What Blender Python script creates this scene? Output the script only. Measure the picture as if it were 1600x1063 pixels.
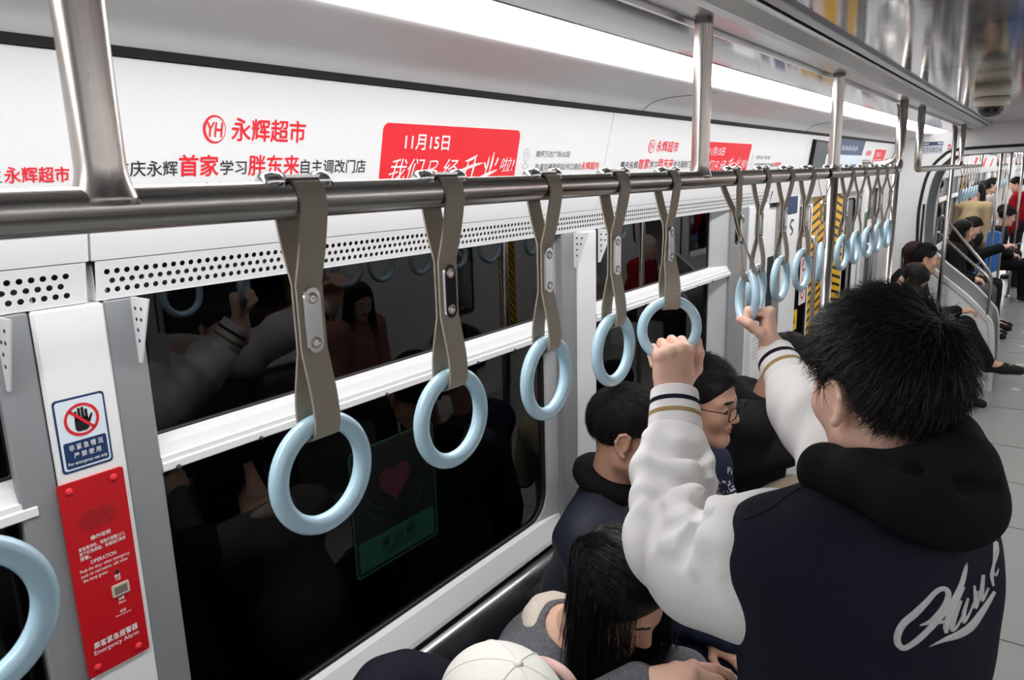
import bpy, math, random
import numpy as np
from mathutils import Vector, Matrix
from mathutils.bvhtree import BVHTree

for _o in list(bpy.data.objects):
    bpy.data.objects.remove(_o)
random.seed(7)
RNG = np.random.default_rng(11)
scene = bpy.context.scene
COL = scene.collection

# ---------------------------------------------------------------- camera
cam_d = bpy.data.cameras.new('camera')
cam = bpy.data.objects.new('camera', cam_d)
COL.objects.link(cam)
scene.camera = cam
F_PX = 1154.0
H = 1.95
_Y = Vector((850, -278, F_PX)).normalized()
_D = Vector((140, 5220, F_PX)).normalized()
_Z = -_D
_Z = (_Z - _Y * _Z.dot(_Y)).normalized()
_X = _Y.cross(_Z)
CAM_R = Matrix((_X, _Y, _Z))                       # image axes -> car axes
cr = CAM_R @ Vector((1, 0, 0)); cu = CAM_R @ Vector((0, -1, 0)); cb = CAM_R @ Vector((0, 0, -1))
M = Matrix((cr, cu, cb)).transposed().to_4x4()
M.translation = Vector((0, 0, H))
cam.matrix_world = M
cam_d.sensor_width = 36.0
cam_d.lens = F_PX * 36.0 / 1600.0
cam_d.clip_start = 0.05
cam_d.dof.use_dof = True
cam_d.dof.focus_distance = 1.7
cam_d.dof.aperture_fstop = 16.0

# ---------------------------------------------------------------- world and exposure
scene.view_settings.view_transform = 'Standard'
scene.view_settings.look = 'None'
scene.view_settings.exposure = 0.0
scene.view_settings.gamma = 1.0
scene.view_settings.use_curve_mapping = False
LIGHT_STRENGTH = 13.5
world = bpy.data.worlds.new('tunnel_dark')
scene.world = world
world.use_nodes = True
world.node_tree.nodes['Background'].inputs[0].default_value = (0.01, 0.011, 0.012, 1)
world.node_tree.nodes['Background'].inputs[1].default_value = 0.3
scene.cycles.max_bounces = 10
scene.cycles.diffuse_bounces = 5
scene.cycles.glossy_bounces = 5
scene.cycles.transparent_max_bounces = 12
scene.cycles.sample_clamp_indirect = 6.0
scene.cycles.caustics_reflective = False
scene.cycles.caustics_refractive = False


# ---------------------------------------------------------------- materials
def lin(r, g, b):
    def f(c):
        c = c / 255.0
        return c / 12.92 if c <= 0.04045 else ((c + 0.055) / 1.055) ** 2.4
    return (f(r), f(g), f(b), 1.0)


def mat(name, rgb, rough=0.5, metal=0.0, var=0.0, vscale=20.0, bump=0.0, bscale=60.0, stretch=None, emit=0.0,
        coat=0.0, sss=0.0, spec=0.5, sheen=0.0, aniso=None, rvar=0.0):
    m = bpy.data.materials.new(name)
    m.use_nodes = True
    nt = m.node_tree
    b = nt.nodes['Principled BSDF']
    c = lin(*rgb)
    b.inputs['Base Color'].default_value = c
    b.inputs['Roughness'].default_value = rough
    b.inputs['Metallic'].default_value = metal
    b.inputs['Specular IOR Level'].default_value = spec
    if coat:
        b.inputs['Coat Weight'].default_value = coat
        b.inputs['Coat Roughness'].default_value = 0.08
    if sss:
        b.inputs['Subsurface Weight'].default_value = sss
        b.inputs['Subsurface Radius'].default_value = (0.012, 0.005, 0.003)
        b.inputs['Subsurface Scale'].default_value = 0.6
    if sheen:
        b.inputs['Sheen Weight'].default_value = sheen
    if emit:
        b.inputs['Emission Color'].default_value = c
        b.inputs['Emission Strength'].default_value = emit
    tc = nt.nodes.new('ShaderNodeTexCoord')
    mp = nt.nodes.new('ShaderNodeMapping')
    nt.links.new(tc.outputs['Object'], mp.inputs[0])
    if stretch:
        mp.inputs['Scale'].default_value = stretch
    if var:
        n = nt.nodes.new('ShaderNodeTexNoise')
        n.inputs['Scale'].default_value = vscale
        n.inputs['Detail'].default_value = 5
        nt.links.new(mp.outputs[0], n.inputs[0])
        mx = nt.nodes.new('ShaderNodeMix'); mx.data_type = 'RGBA'
        nt.links.new(n.outputs[0], mx.inputs[0])
        mx.inputs[6].default_value = tuple(max(0, x * (1 - var)) for x in c[:3]) + (1,)
        mx.inputs[7].default_value = tuple(min(1, x * (1 + var)) for x in c[:3]) + (1,)
        nt.links.new(mx.outputs[2], b.inputs['Base Color'])
    if rvar:
        n = nt.nodes.new('ShaderNodeTexNoise')
        n.inputs['Scale'].default_value = vscale
        nt.links.new(mp.outputs[0], n.inputs[0])
        mr = nt.nodes.new('ShaderNodeMapRange')
        mr.inputs[3].default_value = max(0.02, rough - rvar); mr.inputs[4].default_value = rough + rvar
        nt.links.new(n.outputs[0], mr.inputs[0])
        nt.links.new(mr.outputs[0], b.inputs['Roughness'])
    if bump:
        n2 = nt.nodes.new('ShaderNodeTexNoise')
        n2.inputs['Scale'].default_value = bscale
        n2.inputs['Detail'].default_value = 4
        nt.links.new(mp.outputs[0], n2.inputs[0])
        bp = nt.nodes.new('ShaderNodeBump')
        bp.inputs['Strength'].default_value = bump
        bp.inputs['Distance'].default_value = 0.004
        nt.links.new(n2.outputs[0], bp.inputs['Height'])
        nt.links.new(bp.outputs[0], b.inputs['Normal'])
    return m


def glass_mat(name, tint, trans=0.6):
    """Single pane of dark train glass: a Fresnel mirror over a tinted see-through pane."""
    m = bpy.data.materials.new(name)
    m.use_nodes = True
    nt = m.node_tree
    for n in list(nt.nodes):
        nt.nodes.remove(n)
    out = nt.nodes.new('ShaderNodeOutputMaterial')
    fr = nt.nodes.new('ShaderNodeFresnel'); fr.inputs[0].default_value = 1.62
    tr = nt.nodes.new('ShaderNodeBsdfTransparent'); tr.inputs[0].default_value = tint
    gl = nt.nodes.new('ShaderNodeBsdfGlossy'); gl.inputs['Roughness'].default_value = 0.012
    mx = nt.nodes.new('ShaderNodeMixShader')
    nt.links.new(fr.outputs[0], mx.inputs[0]); nt.links.new(tr.outputs[0], mx.inputs[1]); nt.links.new(gl.outputs[0], mx.inputs[2])
    nt.links.new(mx.outputs[0], out.inputs[0])
    return m


def stripe_mat(name, c1, c2, period, slope):
    """Diagonal hazard stripes across object Y and Z."""
    m = bpy.data.materials.new(name)
    m.use_nodes = True
    nt = m.node_tree
    b = nt.nodes['Principled BSDF']
    b.inputs['Roughness'].default_value = 0.4
    tc = nt.nodes.new('ShaderNodeTexCoord')
    sp = nt.nodes.new('ShaderNodeSeparateXYZ')
    nt.links.new(tc.outputs['Object'], sp.inputs[0])
    a = nt.nodes.new('ShaderNodeMath'); a.operation = 'MULTIPLY_ADD'
    nt.links.new(sp.outputs[1], a.inputs[0]); a.inputs[1].default_value = slope
    nt.links.new(sp.outputs[2], a.inputs[2])
    d = nt.nodes.new('ShaderNodeMath'); d.operation = 'DIVIDE'
    nt.links.new(a.outputs[0], d.inputs[0]); d.inputs[1].default_value = period
    f = nt.nodes.new('ShaderNodeMath'); f.operation = 'FRACT'
    nt.links.new(d.outputs[0], f.inputs[0])
    g = nt.nodes.new('ShaderNodeMath'); g.operation = 'GREATER_THAN'
    nt.links.new(f.outputs[0], g.inputs[0]); g.inputs[1].default_value = 0.36
    mx = nt.nodes.new('ShaderNodeMix'); mx.data_type = 'RGBA'
    nt.links.new(g.outputs[0], mx.inputs[0])
    mx.inputs[6].default_value = lin(*c1); mx.inputs[7].default_value = lin(*c2)
    nt.links.new(mx.outputs[2], b.inputs['Base Color'])
    return m


MT = {}
MT['white'] = mat('white_panel', (236, 237, 239), 0.38, var=0.015, vscale=3)
MT['cove'] = mat('cove_white', (240, 240, 241), 0.5, var=0.01, vscale=2)
MT['gloss'] = mat('gloss_white_ceiling', (206, 207, 210), 0.07, metal=0.55, bump=0.02, bscale=3)
MT['alu_ceiling'] = mat('polished_aluminium', (188, 189, 192), 0.1, metal=0.95, bump=0.09, bscale=2.2, stretch=(1.0, 3.2, 1.0), rvar=0.04, vscale=6)
MT['steel'] = mat('brushed_steel', (176, 170, 165), 0.25, metal=1.0, var=0.03, vscale=60, stretch=(1, 0.04, 1), rvar=0.03)
MT['steel_v'] = mat('brushed_steel_post', (178, 172, 167), 0.28, metal=1.0, var=0.05, vscale=60, stretch=(1, 1, 0.04), rvar=0.04)
MT['chrome'] = mat('bright_chrome', (222, 222, 222), 0.12, metal=1.0)
MT['alu'] = mat('anodised_aluminium', (204, 205, 207), 0.30, metal=0.85, var=0.03, vscale=8)
MT['frame_grey'] = mat('grey_painted_frame', (150, 153, 156), 0.42, metal=0.25, var=0.03, vscale=6)
MT['frame_light'] = mat('light_grey_frame', (196, 199, 202), 0.4, metal=0.15, var=0.02, vscale=6)
MT['rubber'] = mat('black_rubber', (17, 17, 18), 0.55)
MT['black'] = mat('matt_black', (10, 10, 11), 0.8)
MT['strap'] = mat('greige_strap', (150, 141, 128), 0.55, var=0.06, vscale=120, bump=0.08, bscale=400)
MT['ring'] = mat('pale_blue_plastic', (180, 213, 230), 0.24, var=0.02, vscale=15, coat=0.3)
MT['red'] = mat('signal_red', (214, 38, 46), 0.4)
MT['ad_red'] = mat('poster_red', (236, 44, 56), 0.4)
MT['red_plate'] = mat('red_plate', (190, 16, 28), 0.42, var=0.03, vscale=12)
MT['ink'] = mat('dark_ink', (45, 44, 50), 0.5)
MT['navy_ink'] = mat('navy_ink', (24, 52, 96), 0.45)
MT['paper'] = mat('white_paper', (240, 240, 240), 0.5)
MT['pale_blue_paper'] = mat('pale_blue_paper', (222, 232, 243), 0.5)
MT['yellow'] = mat('yellow_sticker', (235, 195, 20), 0.5)
MT['seat_steel'] = mat('seat_steel', (150, 152, 154), 0.2, metal=0.95, var=0.05, vscale=14, rvar=0.06)
MT['seat_blue'] = mat('blue_plastic_seat', (62, 118, 190), 0.28, coat=0.3)
MT['floor'] = mat('grey_vinyl_floor', (152, 157, 155), 0.24, var=0.06, vscale=260, rvar=0.05)
MT['pane'] = glass_mat('dark_window_glass', (0.45, 0.47, 0.47, 1))
MT['hazard'] = stripe_mat('hazard_stripes', (22, 20, 16), (240, 184, 20), 0.058, -0.2)
MT['hazard_m'] = stripe_mat('hazard_stripes_mirrored', (22, 20, 16), (240, 184, 20), 0.058, 0.2)
MT['hazard_thin'] = stripe_mat('hazard_stripes_thin', (22, 20, 16), (240, 184, 20), 0.075, 1.0)
MT['cream'] = mat('cream_plastic', (224, 218, 198), 0.4)
MT['dark_dome'] = mat('smoked_dome', (14, 14, 15), 0.05, coat=0.5)
MT['bellows'] = mat('grey_bellows_rubber', (120, 124, 126), 0.42, metal=0.2)
MT['tunnel'] = mat('tunnel_concrete', (30, 30, 31), 0.95, var=0.2, vscale=2)
MT['decal_green'] = mat('green_decal', (6, 46, 34), 0.4)
MT['decal_dark'] = mat('dark_green_decal', (9, 13, 12), 0.3)
MT['decal_red'] = mat('dark_red_decal', (42, 11, 20), 0.4)
MT['grey_ink'] = mat('grey_ink', (120, 124, 132), 0.5)
_lm = bpy.data.materials.new('light_diffuser')
_lm.use_nodes = True
_b = _lm.node_tree.nodes['Principled BSDF']
_b.inputs['Base Color'].default_value = (1, 1, 1, 1)
_b.inputs['Emission Color'].default_value = (1.0, 0.985, 0.97, 1)
_b.inputs['Emission Strength'].default_value = LIGHT_STRENGTH
MT['light'] = _lm


# ---------------------------------------------------------------- mesh helpers
def tag(o, label=None, cat=None, group=None, kind=None):
    if label: o['label'] = label
    if cat: o['category'] = cat
    if group: o['group'] = group
    if kind: o['kind'] = kind
    return o


def empty(name, loc=(0, 0, 0), rz=0.0):
    o = bpy.data.objects.new(name, None)
    o.location = loc
    o.rotation_euler = (0, 0, rz)
    o.empty_display_size = 0.05
    COL.objects.link(o)
    return o


def obj(name, mesh, parent=None, loc=None):
    o = bpy.data.objects.new(name, mesh)
    if loc is not None: o.location = loc
    if parent is not None: o.parent = parent
    COL.objects.link(o)
    return o


def copy_tree(o, parent=None):
    c = o.copy()
    COL.objects.link(c)
    if parent is not None:
        c.parent = parent
    for ch in list(o.children):
        copy_tree(ch, c)
    return c


class MB:
    """Collects shapes for ONE mesh object."""
    def __init__(self):
        self.v = []; self.f = []; self.mi = []; self.sm = []

    def add(self, vs, fs, mi=0, smooth=False):
        n = len(self.v)
        self.v.extend([tuple(map(float, p)) for p in vs])
        for f in fs:
            self.f.append(tuple(i + n for i in f)); self.mi.append(mi); self.sm.append(smooth)
        return self

    def box(self, a, b, mi=0):
        (x0, y0, z0), (x1, y1, z1) = a, b
        vs = [(x0, y0, z0), (x1, y0, z0), (x1, y1, z0), (x0, y1, z0), (x0, y0, z1), (x1, y0, z1), (x1, y1, z1), (x0, y1, z1)]
        return self.add(vs, [(0, 3, 2, 1), (4, 5, 6, 7), (0, 1, 5, 4), (1, 2, 6, 5), (2, 3, 7, 6), (3, 0, 4, 7)], mi)

    def rbox(self, a, b, r=0.004, mi=0):
        """Box with chamfered edges along all twelve sides."""
        (x0, y0, z0), (x1, y1, z1) = a, b
        loops = []
        for z, ins in ((z0, r), (z0 + r, 0), (z1 - r, 0), (z1, r)):
            X0, X1, Y0, Y1 = x0 + ins, x1 - ins, y0 + ins, y1 - ins
            loops.append([(X0 + r, Y0, z), (X1 - r, Y0, z), (X1, Y0 + r, z), (X1, Y1 - r, z), (X1 - r, Y1, z), (X0 + r, Y1, z), (X0, Y1 - r, z), (X0, Y0 + r, z)])
        return self.loft(loops, cap=True, mi=mi)

    def loft(self, loops, cap=False, closed=True, mi=0, smooth=False):
        n = len(loops[0])
        vs = [p for l in loops for p in l]
        fs = []
        for i in range(len(loops) - 1):
            for j in range(n if closed else n - 1):
                k = (j + 1) % n
                fs.append((i * n + j, i * n + k, (i + 1) * n + k, (i + 1) * n + j))
        if cap:
            fs.append(tuple(range(n - 1, -1, -1)))
            fs.append(tuple(range((len(loops) - 1) * n, len(loops) * n)))
        return self.add(vs, fs, mi, smooth)

    def tube(self, path, r, n=14, mi=0, cap=True, closed=False, smooth=True):
        P = [Vector(p) for p in path]
        R = r if isinstance(r, (list, tuple)) else [r] * len(P)
        loops = []
        ref = None
        N = len(P)
        for i, p in enumerate(P):
            if closed:
                t = (P[(i + 1) % N] - P[i - 1]).normalized()
            else:
                t = (P[min(i + 1, N - 1)] - P[max(i - 1, 0)]).normalized()
            if ref is None:
                ref = t.orthogonal().normalized()
            ref = (ref - t * ref.dot(t)).normalized()
            s = t.cross(ref)
            loops.append([p + (ref * math.cos(2 * math.pi * k / n) + s * math.sin(2 * math.pi * k / n)) * R[i] for k in range(n)])
        if closed:
            loops.append(loops[0])
            # close without twist problems: planar rings only
            return self.loft(loops, cap=False, mi=mi, smooth=smooth)
        return self.loft(loops, cap=cap, mi=mi, smooth=smooth)

    def ribbon(self, path, sides, w, t, mi=0, smooth=True):
        """Flat band: width w along 'sides' vectors, thickness t."""
        P = [Vector(p) for p in path]
        loops = []
        for i, p in enumerate(P):
            tg = (P[min(i + 1, len(P) - 1)] - P[max(i - 1, 0)]).normalized()
            s = Vector(sides[i]).normalized()
            s = (s - tg * s.dot(tg)).normalized()
            nn = tg.cross(s)
            loops.append([p + s * w / 2 + nn * t / 2, p + s * (w / 2 - t * .3) + nn * t * .65, p - s * (w / 2 - t * .3) + nn * t * .65, p - s * w / 2 + nn * t / 2,
                          p - s * w / 2 - nn * t / 2, p + s * w / 2 - nn * t / 2])
        return self.loft(loops, cap=True, mi=mi, smooth=False)

    def lathe(self, prof, c=(0, 0, 0), n=28, mi=0, axis='z', smooth=True):
        loops = []
        for r, z in prof:
            l = []
            for k in range(n):
                a = 2 * math.pi * k / n
                q = (r * math.cos(a), r * math.sin(a), z)
                if axis == 'x': q = (z, q[0], q[1])
                if axis == 'y': q = (q[0], z, q[1])
                l.append((q[0] + c[0], q[1] + c[1], q[2] + c[2]))
            loops.append(l)
        return self.loft(loops, cap=True, mi=mi, smooth=smooth)

    def sweep_y(self, prof, y0, y1, closed=False, mi=0, smooth=False, cap=False, ny=1):
        loops = [[(x, y0 + (y1 - y0) * i / ny, z) for x, z in prof] for i in range(ny + 1)]
        return self.loft(loops, cap=cap, closed=closed, mi=mi, smooth=smooth)

    def plate(self, outline, o, u, v, t=0.002, mi=0):
        """Flat plate with an outline in (u, v) and thickness t along u x v."""
        o, u, v = Vector(o), Vector(u), Vector(v)
        n = u.cross(v).normalized()
        a = [o + u * p[0] + v * p[1] for p in outline]
        b = [q + n * t for q in a]
        return self.loft([a, b], cap=True, mi=mi)

    def build(self, name, mats, parent=None, loc=None, bevel=0.0, autosmooth=None):
        m = bpy.data.meshes.new(name)
        m.from_pydata(self.v, [], self.f)
        if not isinstance(mats, (list, tuple)): mats = [mats]
        for x in mats: m.materials.append(x)
        m.polygons.foreach_set('material_index', self.mi)
        m.polygons.foreach_set('use_smooth', self.sm)
        m.update()
        o = obj(name, m, parent, loc)
        if bevel:
            b = o.modifiers.new('bevel', 'BEVEL'); b.width = bevel; b.segments = 2; b.limit_method = 'ANGLE'
        return o


def np_mesh(name, V, Fq, mats, mi=None, smooth=True):
    """Fast mesh from numpy arrays (faces as an (n,4) or (n,3) array)."""
    m = bpy.data.meshes.new(name)
    k = Fq.shape[1]
    m.vertices.add(len(V)); m.vertices.foreach_set('co', np.asarray(V, np.float32).ravel())
    m.loops.add(Fq.size); m.loops.foreach_set('vertex_index', Fq.astype(np.int32).ravel())
    m.polygons.add(len(Fq)); m.polygons.foreach_set('loop_start', np.arange(0, Fq.size, k, dtype=np.int32))
    m.polygons.foreach_set('use_smooth', np.full(len(Fq), smooth))
    if not isinstance(mats, (list, tuple)): mats = [mats]
    for x in mats: m.materials.append(x)
    if mi is not None: m.polygons.foreach_set('material_index', mi.astype(np.int32))
    m.update(calc_edges=True)
    m.validate()
    return m


def rrect(x0, y0, x1, y1, r, n=6):
    """Rounded rectangle outline; r is one radius or (bl, br, tr, tl)."""
    if not isinstance(r, (list, tuple)): r = (r,) * 4
    pts = []
    for (cx, cy, a0, rr) in ((x0 + r[0], y0 + r[0], 180, r[0]), (x1 - r[1], y0 + r[1], 270, r[1]), (x1 - r[2], y1 - r[2], 0, r[2]), (x0 + r[3], y1 - r[3], 90, r[3])):
        for i in range(n + 1):
            a = math.radians(a0 + 90 * i / n)
            pts.append((cx + rr * math.cos(a), cy + rr * math.sin(a)))
    return pts


def circle(cx, cy, r, n=24, ry=None):
    ry = ry or r
    return [(cx + r * math.cos(2 * math.pi * i / n), cy + ry * math.sin(2 * math.pi * i / n)) for i in range(n)]


def bez(pts, n=24):
    """Catmull-Rom through points (tuples of any length)."""
    P = [np.array(p, float) for p in pts]
    P = [2 * P[0] - P[1]] + P + [2 * P[-1] - P[-2]]
    out = []
    segs = len(P) - 3
    per = max(2, n // segs)
    for i in range(segs):
        p0, p1, p2, p3 = P[i:i + 4]
        for k in range(per):
            t = k / per
            out.append(0.5 * ((2 * p1) + (-p0 + p2) * t + (2 * p0 - 5 * p1 + 4 * p2 - p3) * t * t + (-p0 + 3 * p1 - 3 * p2 + p3) * t ** 3))
    out.append(P[-2])
    return out


class Plane:
    """Flat printed face: origin o, reading direction u, up v."""
    def __init__(self, o, u, v):
        self.o = Vector(o); self.u = Vector(u).normalized(); self.v = Vector(v).normalized(); self.n = self.u.cross(self.v).normalized()

    def p(self, a, b, h=0.0):
        return self.o + self.u * a + self.v * b + self.n * h

    def plate(self, name, outline, material, parent, t=0.0012, lift=0.0):
        mb = MB(); mb.plate(outline, self.o + self.n * lift, self.u, self.v, t)
        return mb.build(name, material, parent)

    def strokes(self, name, lines, material, parent, lift=0.0006, r=None):
        """Brush strokes in the plane: each is a list of (a, b, width)."""
        mb = MB()
        for ln in lines:
            q = bez(ln, 8 * len(ln))
            L, Rr = [], []
            for i, p in enumerate(q):
                d = q[min(i + 1, len(q) - 1)][:2] - q[max(i - 1, 0)][:2]
                d = d / (np.linalg.norm(d) + 1e-9)
                nn = np.array((-d[1], d[0])) * abs(p[2]) / 2
                L.append(self.p(p[0] + nn[0], p[1] + nn[1], lift)); Rr.append(self.p(p[0] - nn[0], p[1] - nn[1], lift))
            loops = [[a, b] for a, b in zip(L, Rr)]
            mb.loft(loops, closed=False)
        return mb.build(name, material, parent)


def text(plane, body, a0, b0, a1, b1, material, parent, name='lettering', bold=0.0, shear=0.0, lift=0.0008):
    """Printed writing fitted to the box (a0,b0)-(a1,b1) of a Plane."""
    c = bpy.data.curves.new(name, 'FONT')
    c.body = body; c.size = 1.0; c.offset = 0.0; c.resolution_u = 3; c.shear = shear
    t = bpy.data.objects.new(name, c)
    COL.objects.link(t)
    bpy.context.view_layer.update()
    me = bpy.data.meshes.new_from_object(t.evaluated_get(bpy.context.evaluated_depsgraph_get()))
    bpy.data.objects.remove(t); bpy.data.curves.remove(c)
    n = len(me.vertices)
    co = np.empty(n * 3, np.float32); me.vertices.foreach_get('co', co); co = co.reshape(-1, 3)
    lo, hi = co.min(0), co.max(0)
    s = (co - lo) / np.maximum(hi - lo, 1e-6)
    out = np.array([plane.p(a0 + x * (a1 - a0), b0 + y * (b1 - b0), lift) for x, y in s[:, :2]], np.float32)
    me.vertices.foreach_set('co', out.ravel())
    if bold > 0.009:
        hgt = (b1 - b0); dd = hgt * bold * 0.9
        nf = len(me.polygons)
        loops = np.empty(len(me.loops), np.int32); me.loops.foreach_get('vertex_index', loops)
        polys = [tuple(pp.vertices) for pp in me.polygons]
        VV, FF = [], []
        for q, (du, dv) in enumerate(((1, 0), (-1, 0), (0, 1), (0, -1))):
            sh = np.array(plane.u * (du * dd) + plane.v * (dv * dd) + plane.n * (0.00002 * q))
            VV.append(out + sh); FF += [tuple(i + q * n for i in pp) for pp in polys]
        me2 = bpy.data.meshes.new(name); me2.from_pydata(np.concatenate(VV).tolist(), [], FF); bpy.data.meshes.remove(me); me = me2
    me.materials.clear(); me.materials.append(material)
    for p in me.polygons: p.material_index = 0
    me.update()
    me.name = name
    return obj(name, me, parent)


# ================================================================ the car
XW = -1.20            # inner face of the left wall
CX = 0.15             # car centre line
Y_END = 7.5           # our car's end wall


def mx(x, s):
    return x if s == 'left' else 2 * CX - x


def at(px, py, Y):
    """Point of the car seen along a sight line at distance Y down the car."""
    d = CAM_R @ Vector((px - 800, py - 531.5, F_PX))
    return Vector((0, 0, H)) + d * (Y / d.y)


def structure(o):
    o['kind'] = 'structure'
    return o


# ---- floor
mb = MB().box((-1.32, -2.45, -0.06), (1.62, 7.86, 0.0))
structure(mb.build('floor', MT['floor']))
mb = MB().box((-1.32, 7.862, -0.06), (1.62, 33.0, 0.0))
structure(mb.build('floor_beyond', MT['floor']))
mb = MB()
for y in (2.2, 3.4, 4.6, 5.3, 6.02, 7.01, 8.17, 9.2, 10.0, 10.9, 12.3, 14.0):
    mb.box((-0.6, y, 0.0), (0.9, y + 0.008, 0.0012))
structure(mb.build('trim_1', mat('floor_seam', (70, 74, 74), 0.5)))
mb = MB()
for y in (7.6, 8.6, 9.5, 10.4):
    mb.box((-0.11, y, 0.0), (-0.05, y + 0.10, 0.003))
structure(mb.build('trim_2', mat('floor_plate', (205, 207, 205), 0.3, metal=0.6)))

# ---- tunnel outside
mb = MB()
mb.box((-3.1, -4, -1.5), (-3.0, 34, 4.5)); mb.box((3.3, -4, -1.5), (3.4, 34, 4.5))
tun = structure(mb.build('wall_tunnel', MT['tunnel']))


# ---- side walls with their openings
def side_wall(name, s, y0, y1, openings, doors):
    mb = MB()
    xa, xb = mx(-1.31, s), mx(XW - 0.02, s)
    a, b = min(xa, xb), max(xa, xb)
    ys = sorted(openings + doors)
    cur = y0
    for (o0, o1) in ys:
        if o0 > cur: mb.box((a, cur, 0), (b, o0, 2.2))
        lowtop = 0.82 if (o0, o1) in openings else 0.0
        if lowtop: mb.box((a, o0, 0), (b, o1, lowtop))
        mb.box((a, o0, 1.79), (b, o1, 2.2))
        cur = o1
    if cur < y1: mb.box((a, cur, 0), (b, y1, 2.2))
    return structure(mb.build(name, MT['white']))


WIN1 = [(-2.3, -1.12), (-0.98, 0.458), (0.559, 2.015), (2.134, 3.475), (3.99, 4.24), (6.62, 7.22)]
DOOR1 = [(4.58, 6.42)]
side_wall('wall_left', 'left', -2.42, Y_END, WIN1, DOOR1)
side_wall('wall_right', 'right', -2.42, Y_END, WIN1[:4] + WIN1[5:], DOOR1)
Y2 = 7.9
WIN2 = [(9.75, 11.2), (11.3, 12.6), (12.7, 13.9), (16.8, 18.2), (18.4, 19.6), (23, 24.4), (25, 26.4), (29, 31)]
DOOR2 = [(8.45, 9.6), (14.1, 15.9), (21, 22.6), (27, 28.6)]
side_wall('wall_far_left', 'left', Y2, 33, WIN2, DOOR2)
side_wall('wall_far_right', 'right', Y2, 33, WIN2, DOOR2)
mb = MB().box((-1.3, -2.5, 0), (1.6, -2.42, 2.3))
structure(mb.build('wall_back', MT['white']))
mb = MB().box((-1.3, 33, 0), (1.6, 33.1, 2.3))
structure(mb.build('wall_far_end', MT['cove']))


# ---- cove, lamps, ceiling along both sides
def upper_shell(s, y0, y1, n):
    f = lambda pr: [(mx(x, s), z) for x, z in pr]
    cove = bez([(-1.118, 2.150), (-1.085, 2.178), (-1.03, 2.192), (-0.96, 2.197), (-0.90, 2.207), (-0.893, 2.219)], 20)
    mb = MB().sweep_y(f(cove), y0, y1, smooth=True)
    mb.sweep_y(f([(-1.3, 2.2), (-1.3, 2.33), (-0.45, 2.33)]), y0, y1)
    structure(mb.build('trim_%d' % n, MT['cove']))
    mb = MB().sweep_y(f([(-1.24, 2.136), (-1.115, 2.136), (-1.115, 2.1495), (-1.24, 2.1495)]), y0, y1, closed=True)
    structure(mb.build('trim_%d' % (n + 1), MT['black']))
    # glossy white soffit between lamp and beam
    mb = MB().sweep_y(f([(-0.742, 2.219), (-0.738, 2.221), (-0.622, 2.238), (-0.622, 2.25)]), y0, y1)
    structure(mb.build('trim_%d' % (n + 2), MT['gloss']))
    # aluminium beam that carries the rails, black gap beside it
    mb = MB().sweep_y(f([(-0.622, 2.33), (-0.622, 2.234), (-0.619, 2.231), (-0.611, 2.231), (-0.609, 2.244), (-0.604, 2.244), (-0.602, 2.240), (-0.552, 2.240), (-0.548, 2.236), (-0.542, 2.236), (-0.538, 2.246), (-0.502, 2.262), (-0.500, 2.257), (-0.492, 2.257), (-0.49, 2.262), (-0.49, 2.33)]), y0, y1)
    structure(mb.build('trim_%d' % (n + 3), MT['alu']))
    mb = MB().sweep_y(f([(-0.49, 2.30), (-0.478, 2.30)]), y0, y1)
    structure(mb.build('trim_%d' % (n + 4), MT['black']))


lamp_proto = None
def lamps(s, y0, y1, nm, lab):
    mb = MB().sweep_y([(mx(x, s), z) for x, z in [(-0.894, 2.2215), (-0.87, 2.212), (-0.82, 2.2075), (-0.77, 2.212), (-0.740, 2.2215), (-0.740, 2.26), (-0.894, 2.26)]], y0, y1, closed=True, cap=True)
    o = mb.build('ceiling_light', MT['light'])
    tag(o, lab, 'light')
    return o


upper_shell('left', -2.42, Y_END, 3)
upper_shell('right', -2.42, Y_END, 8)
upper_shell('left', Y2, 33, 13)
upper_shell('right', Y2, 33, 18)
lamps('left', -2.4, 7.15, 'a', 'long white light strip running over the wall adverts and windows')
lamps('right', -2.4, 7.45, 'b', 'light strip on the aisle side opposite, seen only as reflections')
lamps('left', 8.0, 32.9, 'c', 'light strip in the next car beyond the gangway arch, left side')
lamps('right', 8.0, 32.9, 'd', 'light strip in the next car beyond the gangway arch, right side')

# polished centre ceiling in panels with thin joints
mb = MB()
prof = [(-0.478, 2.262), (-0.47, 2.275), (0.15, 2.282), (0.77, 2.275), (0.778, 2.262)]
ys = [-2.42, -0.6, 1.25, 3.05, 4.25, 6.0, 7.5]
for a, b in zip(ys[:-1], ys[1:]):
    mb.sweep_y(prof, a, b - 0.004)
ceil = structure(mb.build('ceiling', MT['alu_ceiling']))
mb = MB().box((-1.3, -2.45, 2.335), (1.6, 7.86, 2.36))
structure(mb.build('ceiling_back', MT['black']))
mb = MB().sweep_y(prof, Y2, 33); mb.box((-1.3, 7.87, 2.335), (1.6, 33, 2.36))
structure(mb.build('ceiling_far', MT['alu_ceiling']))
# trim edge beside the black gap
mb = MB().sweep_y([(-0.479, 2.262), (-0.470, 2.259), (-0.462, 2.266), (-0.470, 2.276)], -2.42, Y_END, closed=True)
structure(mb.build('trim_23', MT['alu']))

# cove joints
for k, y in enumerate((2.30, 4.30)):
    mb = MB()
    cove = bez([(-1.117, 2.150), (-1.085, 2.177), (-1.03, 2.191), (-0.96, 2.196), (-0.90, 2.206)], 16)
    pts = [(p[0] + 0.002, y + 0.16 * (i / 15.0) ** 1.6, p[1] - 0.001) for i, p in enumerate(cove)]
    mb.tube(pts, 0.0012, 6)
    structure(mb.build('trim_%d' % (24 + k), MT['grey_ink']))


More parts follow.
